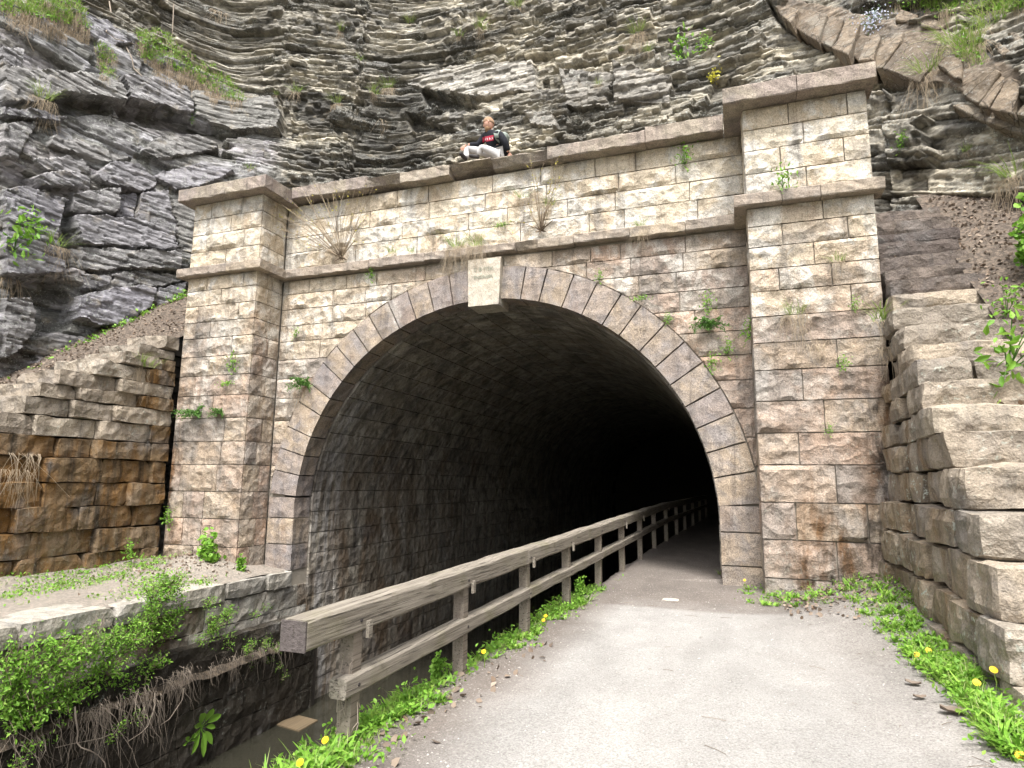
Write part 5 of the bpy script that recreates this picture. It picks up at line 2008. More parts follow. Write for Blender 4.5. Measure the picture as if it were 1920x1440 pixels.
def foliage_shrub(blobs, label, plane_x, seed, mat='leaf', size=.055, per=2.2, name='leafy_shrub'):
    rg = np.random.default_rng(seed)
    C, b = [], MB()
    base = None
    for (u, v_, r, n) in blobs:
        c = at(u, v_, 0, plane_x + rg.uniform(-.12, .12))
        if base is None:
            base = c + np.array([-.3, 0, -r])
        n = int(n * per)
        # leafy sprays: leaves cluster round short twigs
        for k in range(max(3, n // 14)):
            d = rg.normal(0, 1, 3)
            d /= np.linalg.norm(d)
            tip = c + d * r * rg.uniform(.3, 1.0) ** .7 * np.array([.7, 1.1, 1.0]) * (1.35 if rg.uniform() > .8 else 1.0) + np.array([0, 0, .04])
            st = c + d * r * .15 + np.array([-.1, 0, -.05])
            b.add(*tube_vf([st, (st + tip) / 2 + rg.normal(0, .03, 3), tip], [.006, .004, .002], 3))
            for q in range(14):
                t = rg.uniform(.25, 1.08)
                C.append(st + (tip - st) * t + rg.normal(0, .036, 3))
    t = thing(name, label, 'shrub', tuple(base))
    v, f = leaves(rg, C, size * .8, .42, .3, (.45, -.45, .6), smin=.35)
    obj('foliage', v, f, M[mat], t)
    b.build('twigs', M['bark'], t, kind='stuff')
    return t


foliage_shrub([(60, 1265, .42, 420), (115, 1235, .36, 360), (165, 1210, .34, 300), (20, 1320, .40, 360), (70, 1330, .34, 300), (130, 1300, .34, 280), (205, 1255, .34, 260), (20, 1240, .28, 160), (215, 1200, .25, 200)],
              'large mass of fresh green leaves spilling over the canal edge at the left', -3.62, 1, size=.075)
foliage_shrub([(300, 1120, .34, 420), (325, 1095, .26, 260), (275, 1165, .32, 330), (310, 1180, .26, 240), (255, 1210, .28, 240), (285, 1250, .26, 200), (335, 1150, .18, 120), (240, 1285, .22, 120)],
              'bushy green shrub standing up over the canal cap stones before the left pilaster', -3.72, 2, size=.06)
foliage_shrub([(405, 1175, .20, 220), (430, 1150, .17, 130), (385, 1210, .17, 150), (425, 1205, .16, 130), (395, 1130, .12, 60)],
              'smaller green shrub against the pale blocks of the canal edge', -3.85, 3, size=.048)
foliage_shrub([(470, 1215, .12, 110), (500, 1205, .11, 90), (525, 1215, .09, 60), (468, 1245, .10, 60), (505, 1240, .08, 40)],
              'low green weeds on the earth ledge just left of the railing end', -3.80, 4, size=.04)
foliage_shrub([(60, 1405, .10, 36), (35, 1435, .12, 40), (85, 1390, .07, 20)], 'fern-like sprig low on the black canal wall at the lower left corner', -3.6, 5, size=.05)
foliage_shrub([(235, 1360, .10, 36), (265, 1340, .09, 30), (215, 1390, .09, 24)], 'thin leafy runner hanging among dead vines below the shrubs', -3.6, 6, size=.045)
foliage_shrub([(527, 1250, .06, 24), (535, 1270, .05, 16)], 'thin green trailing sprig below the railing end', -3.7, 7, size=.035)
foliage_shrub([(485, 1150, .08, 30), (500, 1140, .07, 20)], 'yellow-green sprig growing from the pale end block of the canal edge', -3.9, 8, size=.045)

# hanging dead vines along the earth ledge: thin wandering strands
edge_px = [(0, 1370), (90, 1345), (170, 1330), (250, 1300), (310, 1275), (380, 1245), (440, 1228), (500, 1215), (545, 1200)]


def strand_set(starts, lens, w, seed, down=1.0):
    rg = np.random.default_rng(seed)
    n, K = len(starts), 9
    P = np.zeros((n, K, 3))
    P[:, 0] = starts
    d = rg.normal(0, .6, (n, 3)) * np.array([.35, 1, .5]) + np.array([.35, 0, .1])
    for k in range(1, K):
        d = .62 * d + .38 * (rg.normal(0, .75, (n, 3)) * np.array([.3, 1, .8]) + np.array([0, 0, -1.0 * down]))
        P[:, k] = P[:, k - 1] + d * (np.asarray(lens) / (K - 1))[:, None] * 1.5
        P[:, k, 0] = np.maximum(P[:, k, 0], XW + .05)
    V = np.zeros((n, K, 2, 3))
    for k in range(K):
        ww = w * (1 - .6 * k / K) * .5
        V[:, k, 0] = P[:, k] - np.array([0, ww, 0])
        V[:, k, 1] = P[:, k] + np.array([0, ww, ww * .4])
    bi = np.arange(n)[:, None] * (2 * K)
    F = np.concatenate([bi + np.array([[2 * k, 2 * k + 1, 2 * k + 3, 2 * k + 2]]) for k in range(K - 1)], 0)
    return V.reshape(-1, 3), F


st, le = [], []
for k in range(190):
    q = rgv.uniform(0, len(edge_px) - 1.001)
    i_ = int(q)
    f_ = q - i_
    u = edge_px[i_][0] * (1 - f_) + edge_px[i_ + 1][0] * f_
    v_ = edge_px[i_][1] * (1 - f_) + edge_px[i_ + 1][1] * f_
    if vnoise(np.array([u * .02, 3.]), 5) < -.25 and u > 200:
        continue
    st.append(at(u, v_ + rgv.uniform(-14, 6), 0, -3.70))
    le.append(rgv.uniform(.08, .75) ** 1.3 * (1.3 if u < 300 else .8))
H = [strand_set(st, le, .007, 5)]
for (u, v_, n, L) in ((345, 1258, 80, .40), (178, 1165, 45, .35), (190, 1325, 60, .65), (440, 1234, 34, .3), (60, 1195, 22, .25), (70, 1385, 26, .5), (485, 1222, 26, .2), (290, 1312, 30, .6), (250, 1305, 30, .5), (395, 1252, 24, .3)):
    c = at(u, v_, 0, -3.66)
    H.append(strand_set(c + rgv.normal(0, 1, (n, 3)) * np.array([.03, .11, .04]), L * rgv.uniform(.2, 1.1, n), .006, n + u))
v, f = cat(H)
obj('dead_vines', v, f, M['root'], kind='stuff')
# thicker roots looping down at the lower left
LB = ['thick pale root looping down to the lower left canal wall', 'pale root hanging straight down at the left edge', 'long thin root sagging between the vines',
      'root curving down below the bushy shrub', 'thin root by the dead grass bundle']
for k, L in enumerate(([(140, 1325), (142, 1345), (146, 1372), (144, 1392), (152, 1402), (170, 1408), (184, 1416), (196, 1430), (200, 1446)], [(74, 1340), (80, 1355), (78, 1372), (85, 1390), (86, 1405), (78, 1422)],
                       [(205, 1335), (216, 1345), (224, 1360), (215, 1374), (190, 1384), (160, 1390), (128, 1396), (105, 1402)], [(290, 1300), (291, 1322), (285, 1340), (277, 1362), (262, 1376), (240, 1390)],
                       [(345, 1290), (342, 1312), (330, 1330), (318, 1348), (300, 1360)])):
    b = MB()
    r0 = (.013, .009, .006, .006, .005)[k]
    b.add(*tube_vf([at(u, v_, 0, -3.62 + .04 * math.sin(j * 1.7 + k)) for j, (u, v_) in enumerate(L)], [r0 * (1 - .08 * j) for j in range(len(L))], 6))
    tag(b.build('hanging_root', M['root'], None, True), LB[k], 'root')


# dock plant on the black wall
def dock(u, v_, sc_, label, lv):
    o = at(u, v_, 0, XW + .06)
    t = thing('dock_plant', label, 'plant', tuple(o))
    for k, (a, L) in enumerate(lv):
        d = np.array([.25, math.sin(a), math.cos(a)])
        d /= np.linalg.norm(d)
        L *= sc_
        sd2 = np.cross(d, (1, 0, 0))
        sd2 /= np.linalg.norm(sd2)
        V, F = [], []
        prof = [(0, .012), (.25, .012), (.4, .10), (.62, .17), (.85, .12), (1.0, .01)]
        for s_, w_ in prof:
            c = o + d * L * s_ + np.array([.10 * s_ * (1 - s_), 0, -.30 * L * s_ * s_])
            V += [c - sd2 * w_ * L * 1.1, c + np.array([-.015, 0, 0]), c + sd2 * w_ * L * 1.1]
        for j in range(len(prof) - 1):
            F += [(3 * j, 3 * j + 1, 3 * j + 4, 3 * j + 3), (3 * j + 1, 3 * j + 2, 3 * j + 5, 3 * j + 4)]
        obj('leaf', V, F, M['leaf'], t, shade=True)


dock(377, 1365, .42, 'broad-leaved dock plant growing out of the black canal wall', [(-.3, 1), (.3, 1.0), (.9, .95), (-.8, .7), (1.5, .6), (2.4, .7), (-2.3, .75), (3.1, .8), (-1.6, .5), (2.9, .6)])
dock(352, 1392, .2, 'tiny yellow-green plant beside the dock plant on the canal wall', [(-.5, 1), (.5, 1.0), (1.2, .9), (-1.2, .7)])

# grass and litter on the berm
G, Lf, Gc = [], [], []
for k in range(1500):
    x, y = rgv.uniform(-7.3, -4.2), rgv.uniform(-9, -.9)
    dens = vnoise(np.array([x * .9, y * .9]), 61) + .55 * (x < -5.7) - .25 * (x > -4.9) + rgv.normal(0, .12)
    if dens < .08:
        continue
    z = float(berm_z(np.array(x), np.array(y)))
    G.append(blades(rgv, 9, .08, .10, .006, .9, .3, base=(x, y, z), hmin=.25))
    Gc += list(np.array([x, y, z + .03]) + rgv.normal(0, 1, (4, 3)) * np.array([.1, .1, .012]))
v, f = cat(G)
obj('grass', v, f, M['grass'], kind='stuff')
v, f = leaves(rgv, Gc, .05, .7, .1, (0, 0, 1.6))
obj('ground_cover', v, f, M['leaf'], kind='stuff')
# green edge plants between the left bank and the cliff
C = []
for (u0, v0), (u1, v1) in zip([(0, 745), (60, 715), (130, 672), (190, 640), (240, 615), (330, 575)], [(60, 715), (130, 672), (190, 640), (240, 615), (330, 575), (352, 560)]):
    for k in range(90):
        t_ = rgv.uniform()
        loc, nor = on_cliff(u0 + (u1 - u0) * t_ + rgv.normal(0, 4), v0 + (v1 - v0) * t_ + rgv.normal(0, 5))
        if loc is not None:
            for q in range(5):
                C.append(loc + np.array([.15, -.12, 0]) + rgv.normal(0, .07, 3))
v, f = leaves(rgv, C, .075, .7, .1, (.3, -.4, 1))
obj('ground_cover', v, f, M['leaf'], kind='stuff')


def litter(name, pts, size, mat):
    pts = np.asarray(pts)
    v, f = leaves(rgv, pts, size, .75, .0, (0, -.2, 1.3), smin=.5)
    return obj(name, v, f, mat, kind='stuff')


pts = []
for k in range(2600):
    x, y = rgv.uniform(7.6, 9.8), rgv.uniform(-4, 1.0)
    pts.append((x, y, float(bank_right(np.array(x), np.array(y))) + .02))
for k in range(2600):
    x, y = rgv.uniform(-9.4, -7.0), rgv.uniform(-5, 1.6)
    pts.append((x, y, float(bank_left(np.array(x), np.array(y))) + .02))
for k in range(700):
    x, y = rgv.normal(-5.7, .8), rgv.normal(-1.1, .7)
    if y < -.85 and -7 < x < -4.2:
        pts.append((x, y, float(berm_z(np.array(x), np.array(y))) + .015))
for k in range(420):                                   # right corner
    x, y = rgv.uniform(4.9, 6.35), rgv.normal(-1.7, .55)
    if y < -.85:
        pts.append((x, y, float(path_z(np.array(x), np.array(y))) + .02))
for k in range(70):
    y = rgv.uniform(-8.6, -4.6)
    x = fence_x(y) + rgv.normal(.24, .16)
    pts.append((x, y, float(path_z(np.array(x), np.array(y))) + .012))
for k in range(220):                                   # leaves lying on the stair treads
    zt, yf = [(5.17, -.40), (4.67, -.80), (1.73, -4.30), (1.37, -4.65), (.99, -5.04), (2.38, -3.45), (4.93, -.6)][k % 7]
    pts.append((rgv.uniform(6.65, 7.7), yf + rgv.uniform(.12, .36), zt + .015))
litter('fallen_leaves', pts, .062, M['litter'])

# ------------------------------------------------------------------ verges along the path


def verge(pts, h, lab_leaf=.5):
    G, Lc, B = [], [], []
    for (x, y, s_) in pts:
        z = float(path_z(np.array(x), np.array(y))) - .02
        G.append(blades(rgv, 8, h * s_, .08, .005, .8, .3, base=(x, y, z), hmin=.3))
        if rgv.uniform() < lab_leaf:
            n = rgv.integers(5, 10)
            B.append(blades(rgv, n, h * s_ * 1.0, .03, .030, 1.1, .55, base=(x, y, z)))
        Lc += list(np.array([x, y, z + .05]) + rgv.normal(0, 1, (5, 3)) * np.array([.08, .08, .03]))
    v, f = cat(G)
    obj('grass', v, f, M['grass'], kind='stuff')
    v, f = cat(B)
    obj('broad_weeds', v, f, M['leaf'], kind='stuff')
    v, f = leaves(rgv, Lc, .04, .6, .2, (0, 0, 1))
    obj('ground_cover', v, f, M['leaf'], kind='stuff')


P = []
for k in range(1500):
    y = rgv.uniform(-9.3, -.3)
    dens = .5 + .9 * vnoise(np.array([y * 1.5, 2.]), 71) + (.5 if y < -6.6 else 0) - (.45 if y > -1.4 else 0)
    if rgv.uniform() > dens:
        continue
    s_ = rgv.uniform(.5, 1.25) * (1.25 if y < -7.6 else .85) * (1 + .5 * vnoise(np.array([y * 2.5, 7.]), 72))
    x = fence_x(y) + rgv.normal(-.05, .11) + (.08 if y < -7.3 else 0)
    if x < fence_x(y) - .24:
        continue
    P.append((x, y, max(.3, s_)))
verge(P, .15)
P = []
poly_r = [[(1385, 1075), (1470, 1080), (1560, 1098), (1700, 1085), (1730, 1180), (1690, 1205), (1600, 1150), (1480, 1128), (1400, 1118)],
          [(1690, 1200), (1760, 1195), (1830, 1270), (1915, 1370), (1920, 1420), (1880, 1390), (1800, 1300), (1720, 1240)]]
for n_, poly in zip((260, 300), poly_r):
    k = 0
    us = [p[0] for p in poly]
    vs = [p[1] for p in poly]
    while k < n_:
        u, v_ = rgv.uniform(min(us), max(us)), rgv.uniform(min(vs), max(vs))
        if in_poly(u, v_, poly):
            q = at(u, v_, 2, .10)
            P.append((q[0], q[1], rgv.uniform(.4, 1.1) * (1.0 + .4 * vnoise(np.array([u * .03, v_ * .03]), 73))))
            k += 1
verge(P, .17, .7)
for (u, v_, lb) in ((1375, 1085, 'grass tuft at the foot of the arch jamb on the tunnel side'),):
    q = at(u - 22, v_ - 8, 2, .02)
    plant('grass_tuft', 'grass', q, lb, 'grass', .7, 2)
# seedling by the second post
q = at(822, 1285, 0, fence_x(-6.4) - .12)
plant('leafy_plant', 'tall', q, 'young round-leaved plant standing beneath the railing left of the second post', 'plant', .33, 1)
plant('leafy_plant', 'tall', at(1085, 1115, 0, fence_x(-2) + .05), 'bright leafy weed between the fourth and fifth railing posts', 'plant', .30, 2)
plant('leafy_plant', 'herb', at(660, 1175 + 60, 0, fence_x(-7.4) - .05), 'dead vine with red leaves wound round the nearest railing post', 'vine', .01, 1) if False else None

DAND = [(610, 1388, .12, 'dandelion below the end of the lower rail, near the bottom edge'), (563, 1430, .1, 'dandelion at the very bottom left of the grassy path edge'), (855, 1300, .06, 'dandelion beside the path under the second railing post'),
        (907, 1222, .08, 'dandelion left of the third railing post'), (1019, 1163, .07, 'lower dandelion of a pair right of the third railing post'), (1023, 1155, .09, 'upper dandelion of a pair right of the third railing post'),
        (1052, 1153, .06, 'dandelion at the foot of the fourth railing post'), (1863, 1256, .26, 'largest yellow dandelion on a tall stem beside the right wing wall'), (1831, 1280, .16, 'dandelion just below the largest one at the right wall'),
        (1741, 1220, .12, 'small dandelion in the right verge, upper of two'), (1719, 1228, .10, 'small dandelion in the right verge, lower of two'), (1396, 1088, .16, 'tiny dandelion at the foot of the arch jamb'),
        (1912, 1416, .08, 'dandelion at the lower right corner')]
for (u, v_, hh, lb) in DAND:
    q = at(u, v_, 2, hh)
    if u < 1100:
        q = at(u, v_, 0, fence_x(-6) + (.0 if u < 700 else .12))
        hh = max(.05, q[2])
    gz = float(path_z(np.array(q[0]), np.array(q[1])))
    t = thing('dandelion', lb, 'dandelion', (q[0], q[1], gz), None)
    b = MB()
    b.add(*tube_vf([(q[0], q[1] + .02, gz - .02), (q[0] + .01, q[1], (gz + q[2]) / 2), tuple(q)], .004, 4))
    b.build('stem', M['grass'], t)
    V, F = [], []
    r0 = .027 if u > 1700 else .021
    for ring, (rr, tz, n) in enumerate(((r0, .004, 16), (r0 * .7, .010, 12), (r0 * .38, .014, 8))):
        for k in range(n):
            a = 2 * math.pi * (k + .5 * ring) / n
            w_ = math.pi / n * 1.25
            i0 = len(V)
            nrm = np.array([0, -.75, .66])
            e1, e2 = np.array([1, 0, 0.]), np.array([0, .66, .75])
            for (ra, aa) in ((.15 * rr, a), (rr * .9, a - w_), (rr, a), (rr * .9, a + w_)):
                V.append(q + e1 * ra * math.cos(aa) + e2 * ra * math.sin(aa) + nrm * (tz + .2 * (rr - ra) * 0))
            F.append((i0, i0 + 1, i0 + 2, i0 + 3))
    obj('flower_head', V, F, M['yellow'], t)

# stone chips and twigs on the path
rgk = np.random.default_rng(99)
V, F = [], []
for k in range(3600):
    y = -10.2 + 9.8 * rgk.uniform() ** 1.6
    x = rgk.uniform(fence_x(y) + .1, 6.0)
    s_ = rgk.uniform(.003, .010) * (1.7 if rgk.uniform() > .95 else 1)
    z = float(path_z(np.array(x), np.array(y)))
    i0 = len(V)
    a = rgk.uniform(0, 6.28)
    for q in range(4):
        aa = a + q * 1.571 + rgk.normal(0, .25)
        V.append((x + s_ * math.cos(aa) * rgk.uniform(.7, 1.4), y + s_ * math.sin(aa) * rgk.uniform(.7, 1.4), z - .001))
    V.append((x, y, z + s_ * .55))
    F += [(i0 + q, i0 + (q + 1) % 4, i0 + 4) for q in range(4)]
obj('stone_chips', V, F, M['chip'], kind='stuff')
b = MB()
for k in range(42):
    y = rgk.uniform(-9.6, -1.5)
    x = rgk.uniform(fence_x(y) + .4, 5.8)
    a = rgk.uniform(0, 6.28)
    L = rgk.uniform(.04, .16)
    z = float(path_z(np.array(x), np.array(y))) + .004
    b.add(*tube_vf([(x, y, z), (x + L * .5 * math.cos(a) + rgk.normal(0, .008), y + L * .5 * math.sin(a), z + .004), (x + L * math.cos(a), y + L * math.sin(a), z)], .0019, 3))
b.build('twigs', M['bark'], kind='stuff')
for (u, v_, sz, lb) in ((1713, 1287, .11, 'upper curled brown oak leaf on the gravel near the right verge'), (1725, 1313, .09, 'pale brown leaf lying just below the upper oak leaf'), (1790, 1345, .17, 'largest dark brown leaf curled on the gravel at the lower right'),
                        (1460, 1125, .10, 'light brown leaf in the grass by the right pilaster'), (1790, 650, .0, '')):
    if not sz:
        continue
    q = at(u, v_, 2, .03)
    q[2] = float(path_z(np.array(q[0]), np.array(q[1]))) + .012
    V, F = [], []
    a = random.uniform(-.5, .5)
    n = 7
    wd = [.02, .32, .22, .40, .26, .30, .03]
    for k in range(n):
        t_ = k / (n - 1) - .5
        for s_ in (-1, 0, 1):
            lx, ly, lz = t_ * sz, s_ * wd[k] * sz, (abs(s_) * .22 + t_ * t_ * .8) * sz * .6
            V.append((q[0] + lx * math.cos(a) - ly * math.sin(a), q[1] + lx * math.sin(a) + ly * math.cos(a), q[2] + lz))
    for k in range(n - 1):
        F += [(3 * k, 3 * k + 1, 3 * k + 4, 3 * k + 3), (3 * k + 1, 3 * k + 2, 3 * k + 5, 3 * k + 4)]
    tag(obj('fallen_leaf', V, F, M['litter'], None, True), lb, 'leaf')
q = at(1257, 1125, 2, .0)
v, f = rough_box((q[0] - .11, q[1] - .09, -.02), (q[0] + .11, q[1] + .07, .018), 5, amp=.012, res=.05, rnd=.02)
tag(obj('flat_stone', v, f, M['keystone']), 'pale flat stone lying on the dark path at the tunnel mouth', 'stone')
# board in the water
c4 = [at(u, v_, 2, WZ + .02) for u, v_ in ((512, 1356), (561, 1341), (596, 1350), (561, 1370))]
V = c4 + [p - np.array([0, 0, .04]) for p in c4]
tag(obj('wooden_board', V, [(0, 1, 2, 3), (7, 6, 5, 4), (0, 4, 5, 1), (1, 5, 6, 2), (2, 6, 7, 3), (3, 7, 4, 0)], M['board']), 'square brown board half sunk in the dark canal water', 'board')
# dead vine round the first post
b = MB()
for k in range(9):
    x, y = fence_x(-7.41), -7.41
    ph = random.uniform(0, 6.28)
    pts_ = []
    z0_ = random.uniform(-.1, .1)
    for j in range(9):
        t_ = j / 8
        r_ = .062 + .012 * math.sin(j * 2.3 + k)
        pts_.append((x + r_ * math.cos(ph + t_ * 3), y + r_ * math.sin(ph + t_ * 3), z0_ + t_ * random.uniform(.25, .6)))
    b.add(*tube_vf(pts_, .0028, 3))
b_o = b.build('dead_vine', M['root'])
tag(b_o, 'thin dead vine wound round the nearest railing post', 'vine')


# ------------------------------------------------------------------ the seated person
def skin_mesh(name, pts, edges, radii, mat, parent=None, sub=2, root=0):
    me = bpy.data.meshes.new(name)
    me.from_pydata([tuple(p) for p in pts], edges, [])
    o = bpy.data.objects.new(name, me)
    COL.objects.link(o)
    md = o.modifiers.new('s', 'SKIN')
    md.use_smooth_shade = True
    for i, r in enumerate(radii):
        sv = me.skin_vertices[0].data[i]
        sv.radius = (r, r) if not isinstance(r, tuple) else r
        sv.use_root = (i == root)
    m2 = o.modifiers.new('d', 'SUBSURF')
    m2.levels = m2.render_levels = sub
    dg = bpy.context.evaluated_depsgraph_get()
    out = bpy.data.meshes.new_from_object(o.evaluated_get(dg))
    bpy.data.objects.remove(o)
    out.name = name
    out.materials.clear()
    out.materials.append(mat)
    out.polygons.foreach_set('use_smooth', np.ones(len(out.polygons), bool))
    return link(name, out, parent)


A = lambda u, v_, y: np.array(at(u, v_, 1, y))
pelvis = A(941, 289, .12)
person = thing('person', 'bearded person in black hoodie and pale trousers sitting on the portal coping', 'person', tuple(pelvis - np.array([0, 0, .12])))
belly = A(934, 276, .10)
chest = A(926, 261, .08)
neckb = A(922, 249, .06)
neck = A(920, 244, .05)
shl, shr = A(937, 252, -.10), A(910, 254, .24)
ell, elr = A(948, 268, -.12), A(897, 272, .20)
hal, har = A(953, 286, -.04), A(877, 272, .12)
hipl, hipr = A(940, 291, .02), A(936, 290, .24)
knl, knr = A(902, 276, -.06), A(875, 279, .16)
anl, anr = A(897, 293, -.04), A(874, 297, .06)
# body: torso, neck, arms with hands
bp, be, brd = [], [], []


def jn(p, r, par=None):
    bp.append(p)
    brd.append(r)
    if par is not None:
        be.append((par, len(bp) - 1))
    return len(bp) - 1


p0 = jn(pelvis, .10)
p1 = jn(belly, .10, p0)
p2 = jn(chest, .105, p1)
p3 = jn(neckb, .07, p2)
p4 = jn(neck, .055, p3)
for sh, el, ha in ((shl, ell, hal), (shr, elr, har)):
    s1 = jn(sh, .065, p2)
    s2 = jn(el, .05, s1)
    s3 = jn(el * .35 + ha * .65, .04, s2)
    jn(ha, .032, s3)
for hp, kn, an in ((hipl, knl, anl), (hipr, knr, anr)):
    h1_ = jn(hp * .85 + kn * .15 - np.array([0, 0, .02]), .06, p0)
    h2_ = jn(hp * .5 + kn * .5, .058, h1_)
    h3_ = jn(kn, .048, h2_)
    h4_ = jn(kn * .6 + an * .4, .042, h3_)
    jn(an, .036, h4_)
skin_mesh('body', bp, be, brd, M['skin'], person, 1)
# hoodie over torso and sleeves
bp, be, brd = [], [], []
pb = jn(pelvis + np.array([.01, 0, -.045]), .175)
p0 = jn(pelvis + np.array([0, 0, .05]), .172, pb)
p1 = jn(belly, .16, p0)
p2 = jn(chest, .165, p1)
p3 = jn(neckb + np.array([.01, 0, -.01]), .085, p2)
for sh, el, ha in ((shl, ell, hal), (shr, elr, har)):
    s1 = jn(sh, .088, p2)
    s2 = jn(el, .072, s1)
    s3 = jn(el * .35 + ha * .65, .06, s2)
    jn(el * .12 + ha * .88, .05, s3)
skin_mesh('hoodie', bp, be, brd, M['hoodie'], person, 2)
bp, be, brd = [], [], []
p3 = jn(neckb + np.array([.05, .02, .0]), .07)
p4 = jn(neckb + np.array([.075, .02, -.06]), .085, p3)
skin_mesh('hood', bp, be, brd, M['hoodie'], person, 2)
# trousers
bp, be, brd = [], [], []
p0 = jn(pelvis + np.array([-.01, 0, -.03]), .14)
for hp, kn, an in ((hipl, knl, anl), (hipr, knr, anr)):
    h1_ = jn(hp * .85 + kn * .15 - np.array([0, 0, .02]), .10, p0)
    h2_ = jn(hp * .5 + kn * .5, .088, h1_)
    h3_ = jn(kn, .078, h2_)
    h4_ = jn(kn * .5 + an * .5, .07, h3_)
    jn(an, .06, h4_)
skin_mesh('trousers', bp, be, brd, M['jeans'], person, 2)
# shoes
for (an, toe) in ((anl, A(882, 289, -.10)), (anr, A(868, 290, -.02))):
    bp, be, brd = [], [], []
    d = (toe - an)
    d = d / np.linalg.norm(d)
    q0 = jn(an - d * .03 + np.array([0, 0, -.02]), .042)
    q1 = jn(an + d * .10 + np.array([0, 0, -.03]), .046, q0)
    jn(an + d * .20 + np.array([0, 0, -.035]), .036, q1)
    skin_mesh('shoe', bp, be, brd, M['shoe'], person, 2)
# hands with fingers
for ha, fd in ((hal, np.array([.15, .25, -.9])), (har, np.array([-.8, -.2, -.5]))):
    bp, be, brd = [], [], []
    fd = fd / np.linalg.norm(fd)
    sd3 = np.cross(fd, (0, 1, .2))
    sd3 /= np.linalg.norm(sd3)
    w_ = jn(ha, .026)
    pm = jn(ha + fd * .06, .036, w_)
    for k in range(4):
        o_ = (k - 1.5) * .019
        L = [.060, .072, .068, .052][k]
        k1 = jn(ha + fd * .095 + sd3 * o_, .010, pm)
        k2 = jn(ha + fd * (.095 + L * .5) + sd3 * o_ * 1.1 + np.array([0, 0, -.006]), .009, k1)
        jn(ha + fd * (.095 + L) + sd3 * o_ * 1.1 + np.array([0, 0, -.02]), .008, k2)
    k1 = jn(ha + fd * .045 + sd3 * .04, .011, w_)
    jn(ha + fd * .085 + sd3 * .058, .009, k1)
    skin_mesh('hand', bp, be, brd, M['skin'], person, 1)
# head: turned to the left and bowed
HC = A(916.5, 231.5, .045)
fwd = np.array([-.95, -.22, -.32])
fwd /= np.linalg.norm(fwd)
upv = np.array([-.28, -.10, .95])
upv -= fwd * (upv @ fwd)
upv /= np.linalg.norm(upv)
sidev = np.cross(fwd, upv)                     # to his right


def head_pt(a, b, c):
    """a forwards, b to his left, c up, in head-heights of .24 m"""
    return HC + (fwd * a - sidev * b + upv * c) * .262


nu, nv = 28, 20
V = []
for j in range(nv + 1):
    ph = math.pi * j / nv
    for i in range(nu):
        th = 2 * math.pi * i / nu
        a, b, c = math.sin(ph) * math.cos(th), math.sin(ph) * math.sin(th), math.cos(ph)
        ra, rb, rc = .40, .315, .50
        x, y, z = a * ra, b * rb, c * rc
        f = max(0, a)
        # jaw narrows, brow and cheeks
        if z < -.12:
            k = (-.12 - z)
            y *= 1 - .65 * k
            x = x * (1 - .25 * k) + .06 * k * f
        x += .055 * math.exp(-((y / .05) ** 2) - (((z + .07) / .10) ** 2)) * f * 1.9      # nose
        x -= .035 * math.exp(-(((abs(y) - .12) / .055) ** 2) - (((z - .03) / .045) ** 2)) * f      # eye sockets
        x += .02 * math.exp(-(((z - .10) / .05) ** 2)) * f * (abs(y) < .2)
        x -= .02 * math.exp(-((y / .12) ** 2) - (((z + .245) / .018) ** 2)) * f          # mouth line
        V.append(head_pt(x, y, z))
F = [(j * nu + i, j * nu + (i + 1) % nu, (j + 1) * nu + (i + 1) % nu, (j + 1) * nu + i) for j in range(nv) for i in range(nu)]
head = obj('head', V, [q[::-1] for q in F], M['skin'], person, True)
for sgn in (-1, 1):
    b = MB()
    pts_ = [head_pt(.02 - .05 * math.sin(t), sgn * (.315 + .03 * math.sin(t)), .10 - .20 * t / math.pi) for t in np.linspace(0, math.pi, 7)]
    b.add(*tube_vf(pts_, [.010, .014, .015, .014, .013, .012, .009], 6))
    b.build('ear', M['skin'], head, True)
    b = MB()
    e = head_pt(.335, sgn * .12, .03)
    b.add(*tube_vf([e - fwd * .004, e + fwd * .006], [.011, .006], 8))
    b.build('eye', M['shoe'], head, True)
    b = MB()
    b.add(*tube_vf([head_pt(.375, sgn * .05, .095), head_pt(.365, sgn * .13, .11), head_pt(.32, sgn * .2, .085)], [.006, .007, .004], 5))
    b.build('eyebrow', M['hair'], head, True)
# hair cap and beard
for nm, mt, test in (('hair', 'hair', 'h'), ('beard', 'beard', 'b')):
    V, F = [], []
    for j in range(nv + 1):
        ph = math.pi * j / nv
        for i in range(nu):
            th = 2 * math.pi * i / nu
            a, b_, c = math.sin(ph) * math.cos(th), math.sin(ph) * math.sin(th), math.cos(ph)
            if test == 'h':
                g = .035 + .012 * hash01(np.array(i), np.array(j), seed=4)
                lim = .16 + .12 * max(0, a) - .42 * max(0, -a) - .10 * abs(b_)
                z = c * (.50 + g)
                if z < lim:
                    z = lim
                    g *= .4
                V.append(head_pt(a * (.40 + g), b_ * (.315 + g), z) if z > -.3 else head_pt(a * .38, b_ * .3, z))
            else:
                x, y, z = a * .235 + .20 + .03 * c, b_ * .24 * (1 - .35 * max(0, -c)), c * .30 - .43
                x += .06 * max(0, -c)
                V.append(head_pt(x + .01 * hash01(np.array(i), np.array(j), seed=5), y, z))
    F = [(j * nu + i, j * nu + (i + 1) % nu, (j + 1) * nu + (i + 1) % nu, (j + 1) * nu + i) for j in range(nv) for i in range(nu)]
    obj(nm, V, [q[::-1] for q in F], M[mt], head, True)
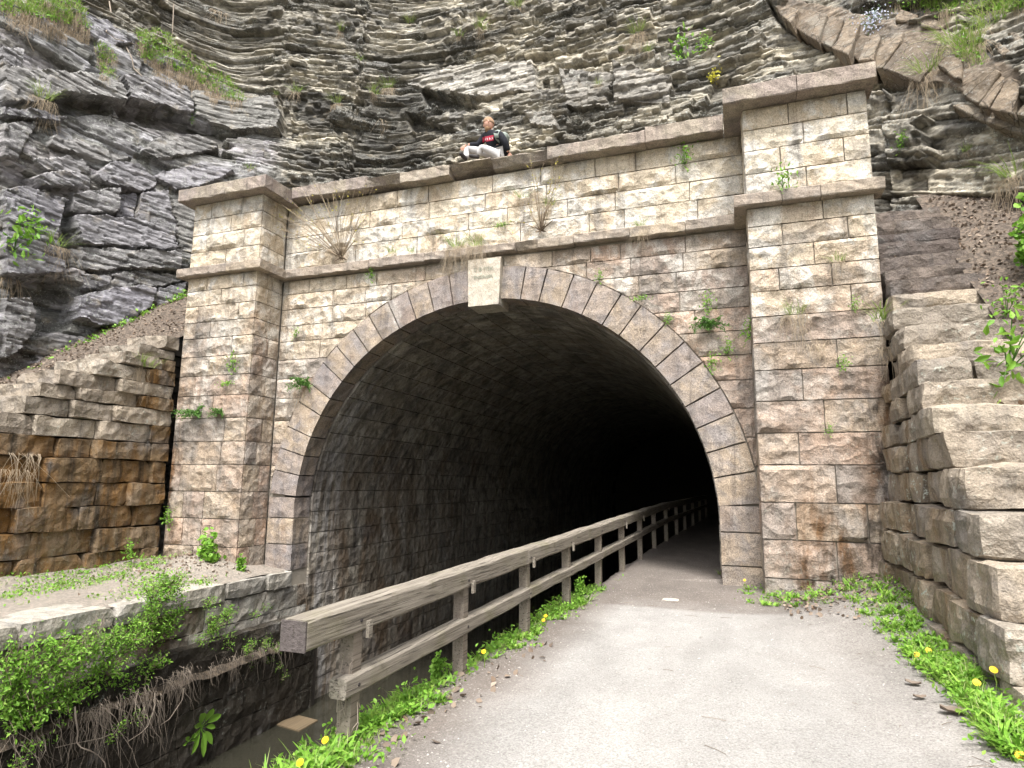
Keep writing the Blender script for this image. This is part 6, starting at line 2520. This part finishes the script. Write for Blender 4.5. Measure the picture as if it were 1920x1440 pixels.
# print on the chest: a red panel with white strokes, wrapped on the hoodie front
pc = [A(905, 258, -.075), A(926, 252, -.098), A(926, 263, -.11), A(905, 267, -.09)]
hood_o = [o for o in person.children if o.name.startswith('hoodie')][0]
hv_ = np.array([(hood_o.matrix_basis.translation * 0 + v.co)[:] for v in hood_o.data.vertices])
hb = BVHTree.FromPolygons([tuple(p) for p in hv_], [tuple(p.vertices) for p in hood_o.data.polygons])


def on_hoodie(u, v_, lift):
    d = Vector(ray(u, v_)).normalized()
    loc, nor, _, _ = hb.ray_cast(Vector(CC), d)
    if loc is None:
        return np.array(A(u, v_, -.08))
    return np.array(loc) - np.array(d) * lift


def patch(name, c, n, m, mat, lift, par):
    V = []
    for i in range(n + 1):
        for j in range(m + 1):
            s_, t_ = i / n, j / m
            p = (1 - s_) * (1 - t_) * np.array(c[0]) + s_ * (1 - t_) * np.array(c[1]) + s_ * t_ * np.array(c[2]) + (1 - s_) * t_ * np.array(c[3])
            V.append(on_hoodie(p[0], p[1], lift))
    F = [(i * (m + 1) + j, (i + 1) * (m + 1) + j, (i + 1) * (m + 1) + j + 1, i * (m + 1) + j + 1) for i in range(n) for j in range(m)]
    return obj(name, V, F, mat, par)


patch('chest_print', [(905, 257), (925.5, 253), (925.5, 263), (905, 267)], 10, 6, M['red'], .012, person)
for k, q in enumerate(([(907, 260), (908.3, 259.8), (909.3, 263.4), (908.2, 263.7)], [(909.3, 263), (910.3, 259.4), (911.3, 259.2), (910.2, 263.4)], [(913, 258.8), (914.2, 258.6), (914.4, 262.6), (913.2, 262.8)],
                       [(917, 258.2), (918.1, 258), (918.3, 262), (917.2, 262.2)], [(918, 258), (921, 261.2), (920.6, 261.8), (918, 259)], [(922, 257.2), (924.6, 256.8), (924.6, 257.8), (922, 258.2)], [(922, 259.6), (924.6, 259.2), (924.6, 260.3), (922, 260.8)])):
    patch('print_stroke', q, 2, 3, M['white'], .018, person)
# backpack on his back, strap over the shoulder
pack = thing('backpack', 'sage green backpack worn by the seated person', 'backpack', tuple(A(950, 275, .16)))
v, f = rough_box((-.07, -.13, -.20), (.07, .13, .20), 4, amp=.01, res=.06, rnd=.07)
c0 = A(942, 266, .27)
an_ = rad(-14)
v = np.stack([v[:, 0] * math.cos(an_) - v[:, 2] * math.sin(an_), v[:, 1], v[:, 0] * math.sin(an_) + v[:, 2] * math.cos(an_)], -1) + c0 + np.array([.02, .04, 0])
obj('pack_body', v, f, M['pack'], pack, True)
V = []
for k, (u, v_, w_) in enumerate(((936, 243.5, 3.0), (932, 246, 4.2), (930, 251, 4.4), (931, 257, 4.0), (933, 263, 3.0), (936, 268, 1.6))):
    for s_ in (-1, 1):
        V.append(on_hoodie(u + s_ * w_, v_ + s_ * .6, .02))
obj('shoulder_strap', V, [(2 * k, 2 * k + 1, 2 * k + 3, 2 * k + 2) for k in range(5)], M['pack'], pack, True)
